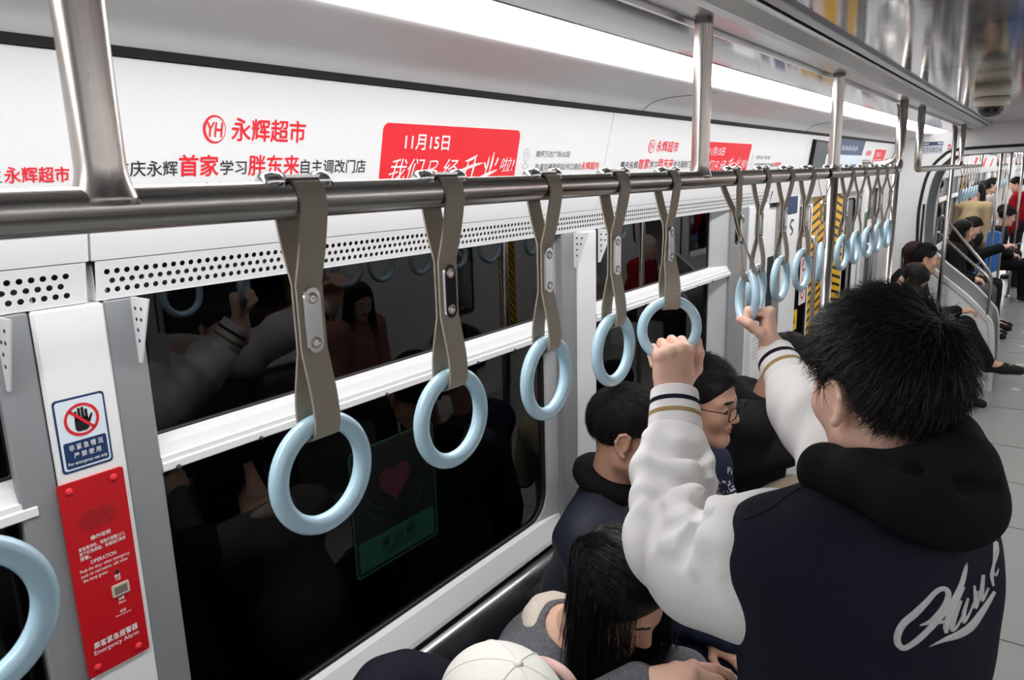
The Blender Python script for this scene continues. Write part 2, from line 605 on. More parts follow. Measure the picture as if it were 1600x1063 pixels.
# ---- windows
def window(n, s, o0, o1, g0, g1, style='hopper'):
    X = lambda x: mx(x, s)
    sg = 1 if s == 'left' else -1
    z0, z1 = 0.79, 1.80
    root = MB()
    gl = [(y, z) for y, z in rrect(g0, 0.868, g1, 1.79, (0.07, 0.09, 0.005, 0.005), 8)]
    ou = [(y, z) for y, z in rrect(o0, z0, o1, z1, 0.004, 8)]
    mid = [(y, z) for y, z in rrect(g0 - 0.012, 0.858, g1 + 0.022, 1.795, (0.08, 0.10, 0.005, 0.005), 8)]
    loops = [[(X(-1.20), y, z) for y, z in ou], [(X(-1.203), y + (0.006 if y < (o0 + o1) / 2 else -0.006), z + 0.004) for y, z in ou],
             [(X(-1.236), y, z) for y, z in mid], [(X(-1.252), y, z) for y, z in gl]]
    root.loft(loops, smooth=False)
    w = structure(root.build('window_%d' % n, MT['frame_light']))
    # black gasket round the lower pane
    gk = rrect(g0 - 0.002, 0.866, g1 + 0.006, 1.46, (0.07, 0.09, 0.01, 0.01), 8)
    MB().tube([(X(-1.243), y, z) for y, z in gk], 0.0065, 8, closed=True).build('gasket', MT['rubber'], w)
    gk = rrect(g0 - 0.002, 1.522, g1 + 0.004, 1.782, 0.01, 4)
    MB().tube([(X(-1.243), y, z) for y, z in gk], 0.005, 8, closed=True).build('gasket', MT['rubber'], w)
    lo = rrect(g0, 0.868, g1, 1.47, (0.07, 0.09, 0.004, 0.004), 8)
    MB().loft([[(X(-1.247), y, z) for y, z in lo]], cap=False).add([(X(-1.247), y, z) for y, z in lo], [tuple(range(len(lo)))]).build('lower_pane', MT['pane'], w)
    up = rrect(g0, 1.515, g1, 1.79, 0.004, 4)
    MB().add([(X(-1.243), y, z) for y, z in up], [tuple(range(len(up)))]).build('upper_pane', MT['pane'], w)
    # mid rail: stepped white extrusion with screws
    e0, e1 = g0 - 0.006, (g1 + 0.19 if n == 3 else g1 + 0.012)
    mr = [(-1.24, 1.463), (-1.205, 1.463), (-1.196, 1.468), (-1.196, 1.481), (-1.2, 1.483), (-1.2, 1.492), (-1.205, 1.494), (-1.212, 1.512), (-1.24, 1.522)]
    m = MB().sweep_y([(X(x), z) for x, z in mr], e0, e1, closed=True, cap=True).build('mid_rail', MT['white'], w)
    sc = MB()
    k = 0
    while g0 + 0.02 + 0.17 * k < g1:
        sc.lathe([(0.0, 0), (0.005, 0), (0.004, 0.003), (0.0, 0.003)], (X(-1.1955), g0 + 0.02 + 0.17 * k, 1.468), 8, axis='x')
        k += 1
    sc.build('screw', MT['ink'], m)
    # sloping sill
    sl = [(-1.24, 0.862), (-1.222, 0.855), (-1.196, 0.802), (-1.193, 0.790), (-1.21, 0.786), (-1.24, 0.786)]
    MB().sweep_y([(X(x), z) for x, z in sl], o0 + 0.003, o1 - 0.003, closed=True, cap=True).build('sill', MT['white'], w)
    return w


window(1, 'left', -0.98, 0.458, -0.90, 0.405)
W2 = window(2, 'left', 0.559, 2.015, 0.622, 1.862)
W3 = window(3, 'left', 2.134, 3.475, 2.150, 3.240)
window(4, 'left', 6.62, 7.22, 6.66, 7.18)
window(5, 'left', -2.3, -1.12, -2.24, -1.18)
for k, (a, b) in enumerate(WIN1[:4] + WIN1[5:]):
    window(6 + k, 'right', a, b, a + 0.06, b - 0.06)
_n = 12
for s in ('left', 'right'):
    for (a, b) in WIN2[:3] + WIN2[3:5]:
        window(_n, s, a, b, a + 0.05, b - 0.05); _n += 1
# narrow fixed light before the door
fr = MB().loft([[(-1.20, y, z) for y, z in rrect(3.985, 0.79, 4.245, 1.80, 0.003, 3)], [(-1.235, y, z) for y, z in rrect(4.0, 0.9, 4.23, 1.79, 0.02, 3)]])
nw = structure(fr.build('window_%d' % _n, MT['frame_grey']))
MB().add([(-1.236, y, z) for y, z in rrect(4.0, 0.9, 4.23, 1.79, 0.02, 4)], [tuple(range(20))]).build('pane', MT['pane'], nw)

# ---- pillar covers and frames between the windows
_t = 26
def trim(mb, m, bevel=0.0):
    global _t
    o = structure(mb.build('trim_%d' % _t, m, bevel=bevel)); _t += 1
    return o
PILLAR = [(0.4505, 0.5555), (2.012, 2.132)]
for a, b in PILLAR:
    trim(MB().rbox((-1.215, a, 0.79), (-1.194, b, 1.775), 0.004), MT['white'])
trim(MB().rbox((-1.215, 0.396, 0.80), (-1.199, 0.4495, 1.775), 0.003), MT['frame_grey'])
trim(MB().rbox((-1.215, 0.5565, 0.80), (-1.199, 0.616, 1.775), 0.003), MT['frame_grey'])
trim(MB().rbox((-1.225, 1.925, 0.80), (-1.199, 2.010, 1.775), 0.003), MT['frame_grey'])
trim(MB().rbox((-1.225, 3.42, 0.80), (-1.199, 3.66, 1.775), 0.003), MT['frame_grey'])
trim(MB().rbox((-1.215, 3.665, 0.0), (-1.194, 3.98, 1.775), 0.004), MT['white'])
trim(MB().rbox((-1.215, 4.25, 0.0), (-1.194, 4.56, 1.84), 0.004), MT['white'])
trim(MB().rbox((-1.215, 6.43, 0.0), (-1.194, 6.60, 1.84), 0.004), MT['white'])
trim(MB().rbox((-1.31, 7.24, 0.0), (-1.14, 7.5, 2.2), 0.004), MT['white'])
# thin black joints beside the pillars
trim(MB().box((-1.2145, 0.4495, 0.80), (-1.201, 0.4515, 1.80)).box((-1.2145, 2.0095, 0.80), (-1.201, 2.0125, 1.80)).box((-1.2145, 3.66, 0.80), (-1.201, 3.665, 1.80)), MT['rubber'])
# header above the door
trim(MB().sweep_y([(-1.24, 1.80), (-1.2, 1.80), (-1.187, 1.838), (-1.24, 1.838)], 4.0, 7.24, closed=True, cap=True), MT['white'])


# ---- sliding doors
def door(n, s, d0, d1, detail=True):
    X = lambda x: mx(x, s)
    c = (d0 + d1) / 2
    r = MB()
    def bb(x0, y0, z0, x1, y1, z1):
        r.box((min(X(x0), X(x1)), y0, z0), (max(X(x0), X(x1)), y1, z1))
    for (a, b) in ((d0, c - 0.006), (c + 0.006, d1)):
        w0, w1 = (a + 0.10, b - 0.50) if a < c - 0.1 else (a + 0.50, b - 0.10)
        bb(-1.275, a, 0, -1.24, w0, 1.86); bb(-1.275, w1, 0, -1.24, b, 1.86)
        bb(-1.275, w0, 0, -1.24, w1, 0.80); bb(-1.275, w0, 1.72, -1.24, w1, 1.86)
    dr = structure(r.build('door_%d' % n, MT['white']))
    for (a, b) in ((d0, c - 0.006), (c + 0.006, d1)):
        w0, w1 = (a + 0.10, b - 0.50) if a < c - 0.1 else (a + 0.50, b - 0.10)
        MB().add([(X(-1.245), y, z) for y, z in rrect(w0, 0.80, w1, 1.72, 0.05, 4)], [tuple(range(20))]).build('pane', MT['pane'], dr)
        MB().tube([(X(-1.243), y, z) for y, z in rrect(w0, 0.80, w1, 1.72, 0.05, 4)], 0.008, 6, closed=True).build('gasket', MT['rubber'], dr)
    st = 0.11 if s == 'right' else (0.44 if d1 - d0 > 1.7 else 0.30)
    for (a, b, m) in ((c - 0.014 - st, c - 0.014, 'hazard'), (c + 0.02, c + 0.02 + st, 'hazard_m')):
        q = MB().box((min(X(-1.2385), X(-1.2405)), a, 0.3), (max(X(-1.2385), X(-1.2405)), b, 1.84))
        q.build('hazard_tape', MT['hazard_thin' if s == 'right' else m], dr)
    MB().tube([(X(-1.236), c, 0.02), (X(-1.236), c, 1.85)], 0.012, 8).build('edge_seal', MT['rubber'], dr)
    return dr


D1 = door(1, 'left', 4.58, 6.42)
door(2, 'right', 4.58, 6.42)
_n = 3
for s in ('left', 'right'):
    for a, b in DOOR2:
        door(_n, s, a, b); _n += 1

# ---- end wall with the gangway arch
HALF = [(-0.25, 0.0), (-0.262, 0.33), (-0.293, 0.582), (-0.353, 0.673), (-0.49, 0.82), (-0.80, 1.08), (-0.872, 1.22), (-0.89, 1.42), (-0.889, 1.62), (-0.852, 1.86), (-0.765, 1.99), (-0.66, 2.03), (-0.2, 2.045)]
half = [tuple(p) for p in bez(HALF, 72)]
arch = half + [(2 * CX - x, z) for x, z in reversed(half)]


def arch_off(d):
    """The arch outline pushed outwards by d."""
    out = []
    N = len(arch)
    for i, p in enumerate(arch):
        a = np.array(arch[max(i - 1, 0)]); b = np.array(arch[min(i + 1, N - 1)])
        t = (b - a) / (np.linalg.norm(b - a) + 1e-9)
        nn = np.array((-t[1], t[0]))
        out.append((p[0] + nn[0] * d, max(0.0, p[1] + nn[1] * d)))
    return out


from mathutils.geometry import tessellate_polygon


def end_wall(nm, y, t=0.04):
    inner = arch_off(0.03)
    poly = [(-1.32, 0.0), (-1.32, 2.33), (1.62, 2.33), (1.62, 0.0)] + list(reversed(inner))
    V = [Vector((x, y, z)) for x, z in poly]
    tri = tessellate_polygon([[Vector((x, z, 0)) for x, z in poly]])
    n = len(poly)
    mb = MB()
    mb.add([v for v in V] + [v + Vector((0, t, 0)) for v in V], [tuple(q) for q in tri] + [tuple(k + n for k in reversed(q)) for q in tri])
    mb.add([v for v in V] + [v + Vector((0, t, 0)) for v in V], [(k, (k + 1) % n, (k + 1) % n + n, k + n) for k in range(n)])
    return structure(mb.build(nm, MT['white']))


for nm, y, far in (('wall_front', Y_END, False), ('wall_far_front', Y2 + 0.3, True)):
    end_wall(nm, y)
    mb = MB()
    e = 0.03
    mb.loft([[(x, y - 0.012, z) for x, z in arch_off(0.036)], [(x, y - 0.02, z) for x, z in arch_off(0.0)], [(x, y + 0.05, z) for x, z in arch_off(0.0)], [(x, y + 0.05, z) for x, z in arch_off(0.036)]], closed=False)
    structure(mb.build('trim_%d' % _t, MT['white'])); _t += 1
# bellows: ribs following the arch
mb = MB()
NB = 44
loops = []
for i in range(NB + 1):
    y = Y_END + 0.05 + (Y2 + 0.24 - Y_END) * i / NB
    d = 0.012 + 0.014 * (1 if i % 4 in (1, 2) else 0)
    loops.append([(x, y, z + (0.07 if z < 0.04 else 0)) for x, z in arch_off(d)])
mb.loft(loops, closed=False)
bel = structure(mb.build('trim_%d' % _t, MT['bellows'])); _t += 1

# ---- black seal of the gangway mouth
mb = MB()
up = [p for p in arch if p[1] > 1.25]
mb.tube([(x, Y_END - 0.012, z) for x, z in arch_off(0.05) if z > 1.2], 0.012, 8)
structure(mb.build('trim_%d' % _t, MT['rubber'])); _t += 1


# ================================================================ advert panels
AP0 = Vector((-1.2, 0, 1.778)); AV = Vector((0.08, 0, 0.365)).normalized()
AD = Plane((AP0.x, 0, AP0.z), (0, 1, 0), AV)          # a = distance down the car, b = height up the panel
V_SEAM, V_TOP = 0.0635, 0.3655


def ad_panel(y0, y1, label):
    mb = MB()
    n = AD.n
    o = []
    for a, b, h in ((y0, V_SEAM, 0), (y1, V_SEAM, 0), (y1, V_TOP, 0), (y0, V_TOP, 0)):
        o.append(AD.p(a, b, h))
    q = [p - n * 0.012 for p in o]
    mb.loft([q, o], cap=True)
    r = mb.build('advert_panel', MT['white'], bevel=0.0008)
    tag(r, label, 'advert panel', 'printed advert panels above the windows')
    return r


def ring_mark(name, cx, cy, rx, ry, w0, w1, m, parent):
    """Open circle whose line swells on the left side."""
    mb = MB()
    A, B = [], []
    for i in range(41):
        t = 2 * math.pi * i / 40
        k = (1 - math.cos(t)) / 2
        w = w0 + (w1 - w0) * k
        A.append(AD.p(cx + rx * math.cos(t), cy + ry * math.sin(t), 0.0008))
        B.append(AD.p(cx + (rx - w) * math.cos(t), cy + (ry - w) * math.sin(t), 0.0008))
    mb.loft([[a, b] for a, b in zip(A, B)], closed=False)
    return mb.build(name, m, parent)


def ad_copy(par, fx, full=True):
    """The supermarket advert; fx maps its own running distance to the car's."""
    R, K, Wh = MT['ad_red'], MT['ink'], MT['paper']
    g = (fx(0.7707) - fx(0.7281)) / 0.0426
    ring_mark('logo_ring', fx(0.7490), 0.2684, 0.0213 * g, 0.0230, 0.0012, 0.0052, R, par)
    text(AD, 'YH', fx(0.7352), 0.2560, fx(0.7645), 0.2795, R, par, 'logo_letters', 0.02, 0.12)
    text(AD, '永辉超市', fx(0.7815), 0.2505, fx(0.9370), 0.2890, R, par, 'shop_name', 0.02)
    text(AD, '重庆永辉', fx(0.5795), 0.1925, fx(0.6835), 0.2165, K, par, 'lettering', 0.011)
    text(AD, '首家', fx(0.6865), 0.1915, fx(0.7570), 0.2260, R, par, 'lettering', 0.026)
    text(AD, '学习', fx(0.7610), 0.1935, fx(0.8122), 0.2175, K, par, 'lettering', 0.011)
    text(AD, '胖东来', fx(0.8165), 0.1915, fx(0.9262), 0.2270, R, par, 'lettering', 0.02)
    text(AD, '自主调改门店', fx(0.9308), 0.1930, fx(1.0955), 0.2195, K, par, 'lettering', 0.010)
    text(AD, '南坪万达广场店', fx(0.7210), 0.1470, fx(0.9535), 0.1800, K, par, 'lettering', 0.014)
    # red opening-day block
    red = AD.plate('red_block', rrect(fx(1.1368), 0.1150, fx(1.6310), 0.2955, (0.002, 0.002, 0.016, 0.016), 6), R, par, 0.0008)
    text(AD, '11月15日', fx(1.2050), 0.2415, fx(1.3510), 0.2745, Wh, red, 'lettering', 0.022, lift=0.0016)
    text(AD, '我们', fx(1.163), 0.1720, fx(1.275), 0.2225, Wh, red, 'lettering', -0.004, 0.3, lift=0.0016)
    # brush lettering drawn as strokes
    def S(lines):
        return [[(fx(a), b, w) for a, b, w in l] for l in lines]
    bst = [
        [(1.293, 0.214, .003), (1.288, 0.194, .005), (1.281, 0.173, .004)], [(1.290, 0.216, .003), (1.316, 0.216, .004), (1.313, 0.204, .003), (1.292, 0.197, .003)],
        [(1.294, 0.197, .003), (1.318, 0.193, .004), (1.312, 0.178, .003), (1.280, 0.174, .003)],
    ]
    AD.strokes('brush_stroke', S(bst), Wh, red, 0.0016)
    text(AD, '经', fx(1.333), 0.1720, fx(1.392), 0.2225, Wh, red, 'lettering', -0.006, 0.3, lift=0.0016)
    kai = [
        [(1.418, 0.2165, .003), (1.440, 0.222, .007), (1.462, 0.231, .003)], [(1.398, 0.193, .003), (1.440, 0.204, .008), (1.486, 0.213, .003)],
        [(1.432, 0.222, .003), (1.424, 0.196, .006), (1.403, 0.172, .002)], [(1.456, 0.229, .003), (1.452, 0.20, .007), (1.444, 0.166, .002)],
        [(1.510, 0.228, .003), (1.507, 0.207, .007), (1.500, 0.185, .003)], [(1.528, 0.240, .003), (1.523, 0.21, .008), (1.517, 0.188, .003)],
        [(1.493, 0.214, .006), (1.500, 0.202, .005), (1.503, 0.198, .002)], [(1.548, 0.225, .006), (1.541, 0.211, .005), (1.535, 0.206, .002)],
        [(1.478, 0.176, .003), (1.510, 0.184, .009), (1.549, 0.195, .003)],
    ]
    AD.strokes('brush_stroke', S(kai), Wh, red, 0.0016)
    text(AD, '啦!', fx(1.560), 0.1900, fx(1.622), 0.2270, Wh, red, 'lettering', -0.002, 0.25, lift=0.0016)
    # map pin with address
    pin = [(fx(1.674 + 0.0125 * math.cos(t)), 0.2335 + 0.0150 * math.sin(t), 0.0012) for t in np.linspace(-0.9, math.pi + 0.9, 14)]
    pin = [(fx(1.6745), 0.2075, .0012)] + pin + [(fx(1.6745), 0.2075, .0012)]
    AD.strokes('map_pin', [pin, [(fx(1.674 + 0.005 * math.cos(t)), 0.234 + 0.006 * math.sin(t), 0.001) for t in np.linspace(0, 2 * math.pi, 10)],
                           [(fx(1.667), 0.2085, .001), (fx(1.660), 0.203, .001), (fx(1.674), 0.198, .001), (fx(1.689), 0.203, .001), (fx(1.682), 0.2085, .001)]], MT['grey_ink'], par)
    text(AD, '南坪万达广场UG层', fx(1.7195), 0.2275, fx(1.8960), 0.2455, K, par, 'lettering', 0.0)
    text(AD, '轨道交通南坪站2号口通往', fx(1.7240), 0.1925, fx(1.9690), 0.2110, K, par, 'lettering', 0.0)
    text(AD, '永辉超市', fx(1.9720), 0.1925, fx(2.0800), 0.2150, R, par, 'shop_name', 0.02)


a0 = ad_panel(-1.03, 0.539, 'white advert panel left of the near post with red shop name at its end')
text(AD, '轨道交通南坪站2号口通往', 0.189, 0.1860, 0.4300, 0.2060, MT['ink'], a0, 'lettering', 0.0)
text(AD, '永辉超市', 0.4335, 0.1860, 0.5170, 0.2080, MT['ad_red'], a0, 'shop_name', 0.02)
a1 = ad_panel(0.543, 2.113, 'large white supermarket advert panel whose whole red opening block shows between two posts')
ad_copy(a1, lambda a: a)
a2 = ad_panel(2.117, 4.42, 'second white supermarket advert panel, its red block just right of a post')
ad_copy(a2, lambda a: 2.3518 + (a - 0.6856) * 1.19 if a > 0.99 else 2.3518 + (a - 0.6856) * 1.21)
a3 = ad_panel(4.424, 7.22, 'farthest white advert panel, over the sliding door')
AD.plate('screen_frame', [(4.56, 0.150), (4.86, 0.150), (4.785, 0.340), (4.492, 0.343)], MT['black'], a3, 0.02)
AD.plate('screen', [(4.578, 0.158), (4.842, 0.158), (4.772, 0.333), (4.503, 0.336)], mat('lcd_panel', (78, 82, 88), 0.18, spec=0.8), a3, 0.0215)
nt_ = AD.plate('line_notice', rrect(4.90, 0.130, 5.92, 0.3655, 0.004), MT['pale_blue_paper'], a3, 0.001)
AD.plate('notice_header', rrect(4.90, 0.262, 5.92, 0.3655, 0.004), mat('slate_blue', (84, 98, 128), 0.5), nt_, 0.0016)
AD.strokes('header_print', [[(5.25 + 0.035 * i, 0.290 + 0.006 * (i % 2), .012), (5.262 + 0.035 * i, 0.325 - 0.007 * (i % 3), .012)] for i in range(14)], MT['paper'], nt_, 0.0022)
AD.plate('blue_band', [(4.92, 0.186), (5.90, 0.186), (5.90, 0.200), (4.92, 0.200)], mat('notice_blue', (120, 138, 190), 0.5), nt_, 0.0016)
ra = AD.plate('red_block', rrect(6.38, 0.11, 6.83, 0.312, 0.01), MT['ad_red'], a3, 0.001)
text(AD, '11月15日', 6.44, 0.255, 6.62, 0.29, MT['paper'], ra, 'lettering', 0.02, lift=0.0016)
text(AD, '我们已经开业啦!', 6.40, 0.19, 6.80, 0.24, MT['paper'], ra, 'lettering', 0.02, 0.2, lift=0.0016)
text(AD, '永辉超市', 6.05, 0.26, 6.26, 0.30, MT['ad_red'], a3, 'shop_name', 0.02)
text(AD, '首家学习胖东来', 6.0, 0.20, 6.3, 0.235, MT['ink'], a3, 'lettering', 0.0)
text(AD, '南坪万达广场', 6.9, 0.22, 7.1, 0.245, MT['ink'], a3, 'lettering', 0.0)

# opposite side: the same adverts over the windows there (they show in the ceiling and the glass)
ADR = Plane((2 * CX - AP0.x, 0, AP0.z), (0, -1, 0), (-AV.x, 0, AV.z))
for (y0, y1, lab) in ((0.0, 2.1, 'advert panel with a red block on the side opposite the windows, nearer one'),
                      (2.11, 4.5, 'advert panel with a red block on the side opposite the windows, farther one'),
                      (4.51, 7.2, 'plain advert panel over the opposite door')):
    mb = MB()
    o = [ADR.p(-y1, V_SEAM), ADR.p(-y0, V_SEAM), ADR.p(-y0, V_TOP), ADR.p(-y1, V_TOP)]
    mb.loft([[p - ADR.n * 0.012 for p in o], o], cap=True)
    r = mb.build('advert_panel', MT['white'])
    tag(r, lab, 'advert panel', 'printed advert panels on the opposite side')
    if y1 < 7:
        rb = ADR.plate('red_block', rrect(-y1 + 0.45, 0.115, -y1 + 0.95, 0.295, 0.014), MT['ad_red'], r, 0.0008)
        text(ADR, '我们已经开业啦!', -y1 + 0.48, 0.17, -y1 + 0.92, 0.225, MT['paper'], rb, 'lettering', 0.02, 0.2, lift=0.0016)
# next car's adverts
for s, pl in (('left', AD), ('right', ADR)):
    for (y0, y1, nm) in ((8.3, 14.0, 'nearer'), (14.05, 21.0, 'middle'), (21.05, 32.5, 'farthest')):
        a, b = (y0, y1) if s == 'left' else (-y1, -y0)
        mb = MB()
        o = [pl.p(a, 0.0), pl.p(b, 0.0), pl.p(b, V_TOP), pl.p(a, V_TOP)]
        mb.loft([[p - pl.n * 0.012 for p in o], o], cap=True)
        r = mb.build('advert_panel', MT['white'])
        tag(r, 'advert panel in the next car, %s of three on the %s side' % (nm, s), 'advert panel', 'advert panels in the next car')
        for k in range(3):
            c0 = a + (b - a) * (0.2 + 0.3 * k)
            pl.plate('red_block', rrect(c0, 0.12, c0 + 0.5, 0.30, 0.01), MT['ad_red'], r, 0.001)


# ================================================================ perforated air panels
def perforated(y0, y1, label, hy0=None, hy1=None):
    root = empty('perforated_panel', (-1.2, y0, 1.778))
    tag(root, label, 'air outlet panel', 'perforated panels under the adverts')
    p = 0.0158; rows = 3; rh = 0.0152; b0 = 0.0065
    n = int((y1 - y0 - 0.02) / p)
    K = 12
    V, F = [], []
    ca = np.array([(math.cos(2 * math.pi * (k + .5) / K), math.sin(2 * math.pi * (k + .5) / K)) for k in range(K)])
    sq = ca / np.max(np.abs(ca), axis=1, keepdims=True)
    pl = Plane((0, 0, 0), (0, 1, 0), AV)
    for r_ in range(rows):
        off = 0.010 + (p / 2 if r_ % 2 else 0)
        for i in range(n - (1 if r_ % 2 else 0)):
            cy, cb = off + p * (i + .5), b0 + rh * (r_ + .5)
            base = len(V)
            for k in range(K): V.append((cy + 0.0046 * ca[k][0], cb + 0.0046 * ca[k][1]))
            for k in range(K): V.append((cy + sq[k][0] * p / 2, cb + sq[k][1] * rh / 2))
            for k in range(K):
                k2 = (k + 1) % K
                F.append((base + k, base + K + k, base + K + k2, base + k2))
    def quad(a0_, b0_, a1_, b1_):
        base = len(V)
        V.extend([(a0_, b0_), (a1_, b0_), (a1_, b1_), (a0_, b1_)]); F.append((base, base + 1, base + 2, base + 3))
    L = y1 - y0
    e = 0.010 + p * n
    quad(0, 0, L, b0); quad(0, b0 + rh * rows, L, V_SEAM - 0.0008)
    for r_ in range(rows):
        lo = 0.010 + (p / 2 if r_ % 2 else 0); hi = lo + p * (n - (1 if r_ % 2 else 0))
        quad(0, b0 + rh * r_, lo, b0 + rh * (r_ + 1)); quad(hi, b0 + rh * r_, L, b0 + rh * (r_ + 1))
    V3 = np.array([pl.p(a, b, 0.0) for a, b in V])
    m = np_mesh('face_sheet', V3, np.array(F), MT['white'], smooth=False)
    obj('face_sheet', m, root)
    # folded edges of the sheet
    mb = MB()
    mb.box((-0.05, 0, -0.0015), (0.0, L, 0.0)); mb.box((-0.03, 0, 0), (-0.001, 0.0015, 0.055)); mb.box((-0.03, L - 0.0015, 0), (-0.001, L, 0.055))
    mb.build('folded_edge', MT['white'], root)
    mb = MB(); q = [pl.p(a, b, -0.008) for a, b in ((0.002, 0.001), (L - 0.002, 0.001), (L - 0.002, V_SEAM), (0.002, V_SEAM))]
    mb.add(q, [(0, 1, 2, 3)]).build('dark_duct', mat('duct_dark', (58, 56, 54), 0.8), root)
    return root


perforated(-1.03, 0.534, 'perforated white panel with punched holes, cut off by the left photo edge')
perforated(0.5476, 3.98, 'long perforated white panel with punched holes running right of the near gap')
mb = MB()
mb.loft([[AD.p(a, b) for a, b in ((4.0, 0.066), (7.22, 0.066), (7.22, 0.0), (4.0, 0.0))], [AD.p(a, b, -0.01) for a, b in ((4.0, 0.066), (7.22, 0.066), (7.22, 0.0), (4.0, 0.0))]], cap=True)
trim(mb, MT['white'])

# triangular hinge brackets under the perforated panel
def bracket(y, flip, label):
    r = empty('bracket', (-1.199, y, 1.776)); tag(r, label, 'bracket', 'triangular brackets under the panels')
    MB().loft([[(0, 0, 0), (0.0, 0.0, -0.11), (0.008, 0.0, -0.11), (0.055, 0, 0)], [(0, 0.003, 0), (0, 0.003, -0.11), (0.008, 0.003, -0.11), (0.055, 0.003, 0)]], cap=True).build('web_plate', MT['white'], r)
    mb = MB()
    for i, (x, z) in enumerate(((0.012, -0.018), (0.03, -0.018), (0.012, -0.036), (0.026, -0.036), (0.012, -0.054), (0.012, -0.072))):
        mb.lathe([(0.0, -0.0005), (0.0032, -0.0005), (0.0032, 0.0035), (0, 0.0035)], (x, 0, z), 8, axis='y')
    mb.build('punched_hole', MT['ink'], r)
for y, f, l in ((0.600, 1, 'small triangular bracket right of the emergency alarm pillar'), (0.405, 1, 'small triangular bracket left of the emergency alarm pillar'),
                (1.995, 1, 'small triangular bracket left of the middle pillar'), (2.150, 1, 'small triangular bracket right of the middle pillar')):
    bracket(y, f, l)

# ================================================================ grab rails
RX, RZ, RR = -0.58, 1.934, 0.0172


def rail_frame(y0, y1, posts, bends, label, x=RX, z=RZ, ztop=2.245, group='handrails under the ceiling beam', pr=None):
    root = empty('handrail', (x, (y0 + y1) / 2, z))
    tag(root, label, 'handrail', group)
    c = (y0 + y1) / 2
    R = 0.05
    path = []
    if bends[0]:
        path += [(0, y0 - c, ztop - z), (0, y0 - c, R)] + [(0, y0 - c + R - R * math.cos(t), R - R * math.sin(t)) for t in np.linspace(0, math.pi / 2, 7)[1:]]
    else:
        path += [(0, y0 - c, 0)]
    if bends[1]:
        path += [(0, y1 - c - R + R * math.sin(t), R - R * math.cos(t)) for t in np.linspace(0, math.pi / 2, 7)] + [(0, y1 - c, ztop - z)]
    else:
        path += [(0, y1 - c, 0)]
    MB().tube(path, RR, 20).build('rail', MT['steel'], root)
    for py in posts:
        pr_ = 0.0178
        prof = [(pr_ + 0.008 * max(0, 1 - (h / 0.03)) ** 2, 0.004 + h) for h in np.linspace(0, 0.03, 6)] + [(pr_, ztop - z - 0.02), (pr_, ztop - z)]
        p = MB().lathe(prof, (0, py - c, 0), 20).build('post', MT['steel_v'], root)
        MB().lathe([(0.0, -0.003), (0.032, -0.003), (0.032, 0.0), (0, 0.0)], (0, py - c, ztop - z), 20).build('flange', MT['steel'], p)
    return root


rail_frame(-2.2, 3.85, (-0.86, 0.282, 1.458, 2.586), (False, True), 'long steel grab rail carrying the near hanging straps')
rail_frame(4.40, 6.56, (), (True, True), 'short U-shaped steel rail without straps, in front of the car number sign')
rail_frame(7.98, 10.3, (), (True, True), 'small U-shaped steel rail just beyond the gangway, hung with seven straps', x=-0.70)
rail_frame(11.9, 15.2, (13.5,), (True, True), 'steel rail in the next car, second one beyond the gangway', x=-0.62)
rail_frame(17.5, 21.0, (19.2,), (True, True), 'steel rail in the next car, farthest on the left', x=-0.62)
rail_frame(-2.2, 3.85, (-0.86, 0.282, 1.458, 2.586), (False, True), 'steel rail on the aisle side opposite, out of view', x=2 * CX - RX)
rail_frame(8.6, 13.0, (10.8,), (True, True), 'steel rail in the next car on the right-hand side', x=2 * CX - RX)
# short bent stay behind the end of the long rail
st = MB().tube([(-0.66, 4.30, 2.24), (-0.66, 4.30, 2.03)] + [(-0.66 - 0.07 + 0.07 * math.cos(t), 4.30, 2.03 - 0.07 * math.sin(t)) for t in np.linspace(0, math.pi / 2, 7)[1:]] + [(-0.82, 4.30, 1.96)], RR * 0.95, 14).build('support_tube', MT['steel_v'])
tag(st, 'bent steel support tube between the two rail ends, curving to the wall', 'handrail')


# floor-to-ceiling poles
def pole(x, y, label, z0=0.0, z1=2.245, r=0.0172, g='floor-to-ceiling poles'):
    ro = empty('stanchion_pole', (x, y, z0)); tag(ro, label, 'pole', g)
    MB().lathe([(r, 0), (r, z1 - z0)], (0, 0, 0), 18).build('tube', MT['steel_v'], ro)
    MB().lathe([(0.04, 0.0), (0.04, 0.006), (0.022, 0.014), (0.018, 0.03)], (0, 0, 0), 18).build('floor_flange', MT['steel'], ro)
    return ro


pole(RX, 2.586, 'steel pole below the second post, in front of the striped door tape', z1=1.92)
pole(RX - 0.02, 3.90, 'steel pole at the far end of the long strap rail, before the white end wall', z1=1.93)
pole(-0.70, 7.28, 'triple-grooved steel pole standing behind the man in the dark suit')
for (px, py, Y, lab) in ((1553, 350, 11.3, 'steel pole left of the blue seat end panel'), (1568, 350, 12.3, 'steel pole right of the blue seat end panel'),
                         (1590, 330, 13.2, 'steel pole in front of the person in red')):
    p = at(px, py, Y); pole(p.x, p.y, lab, z1=2.26)


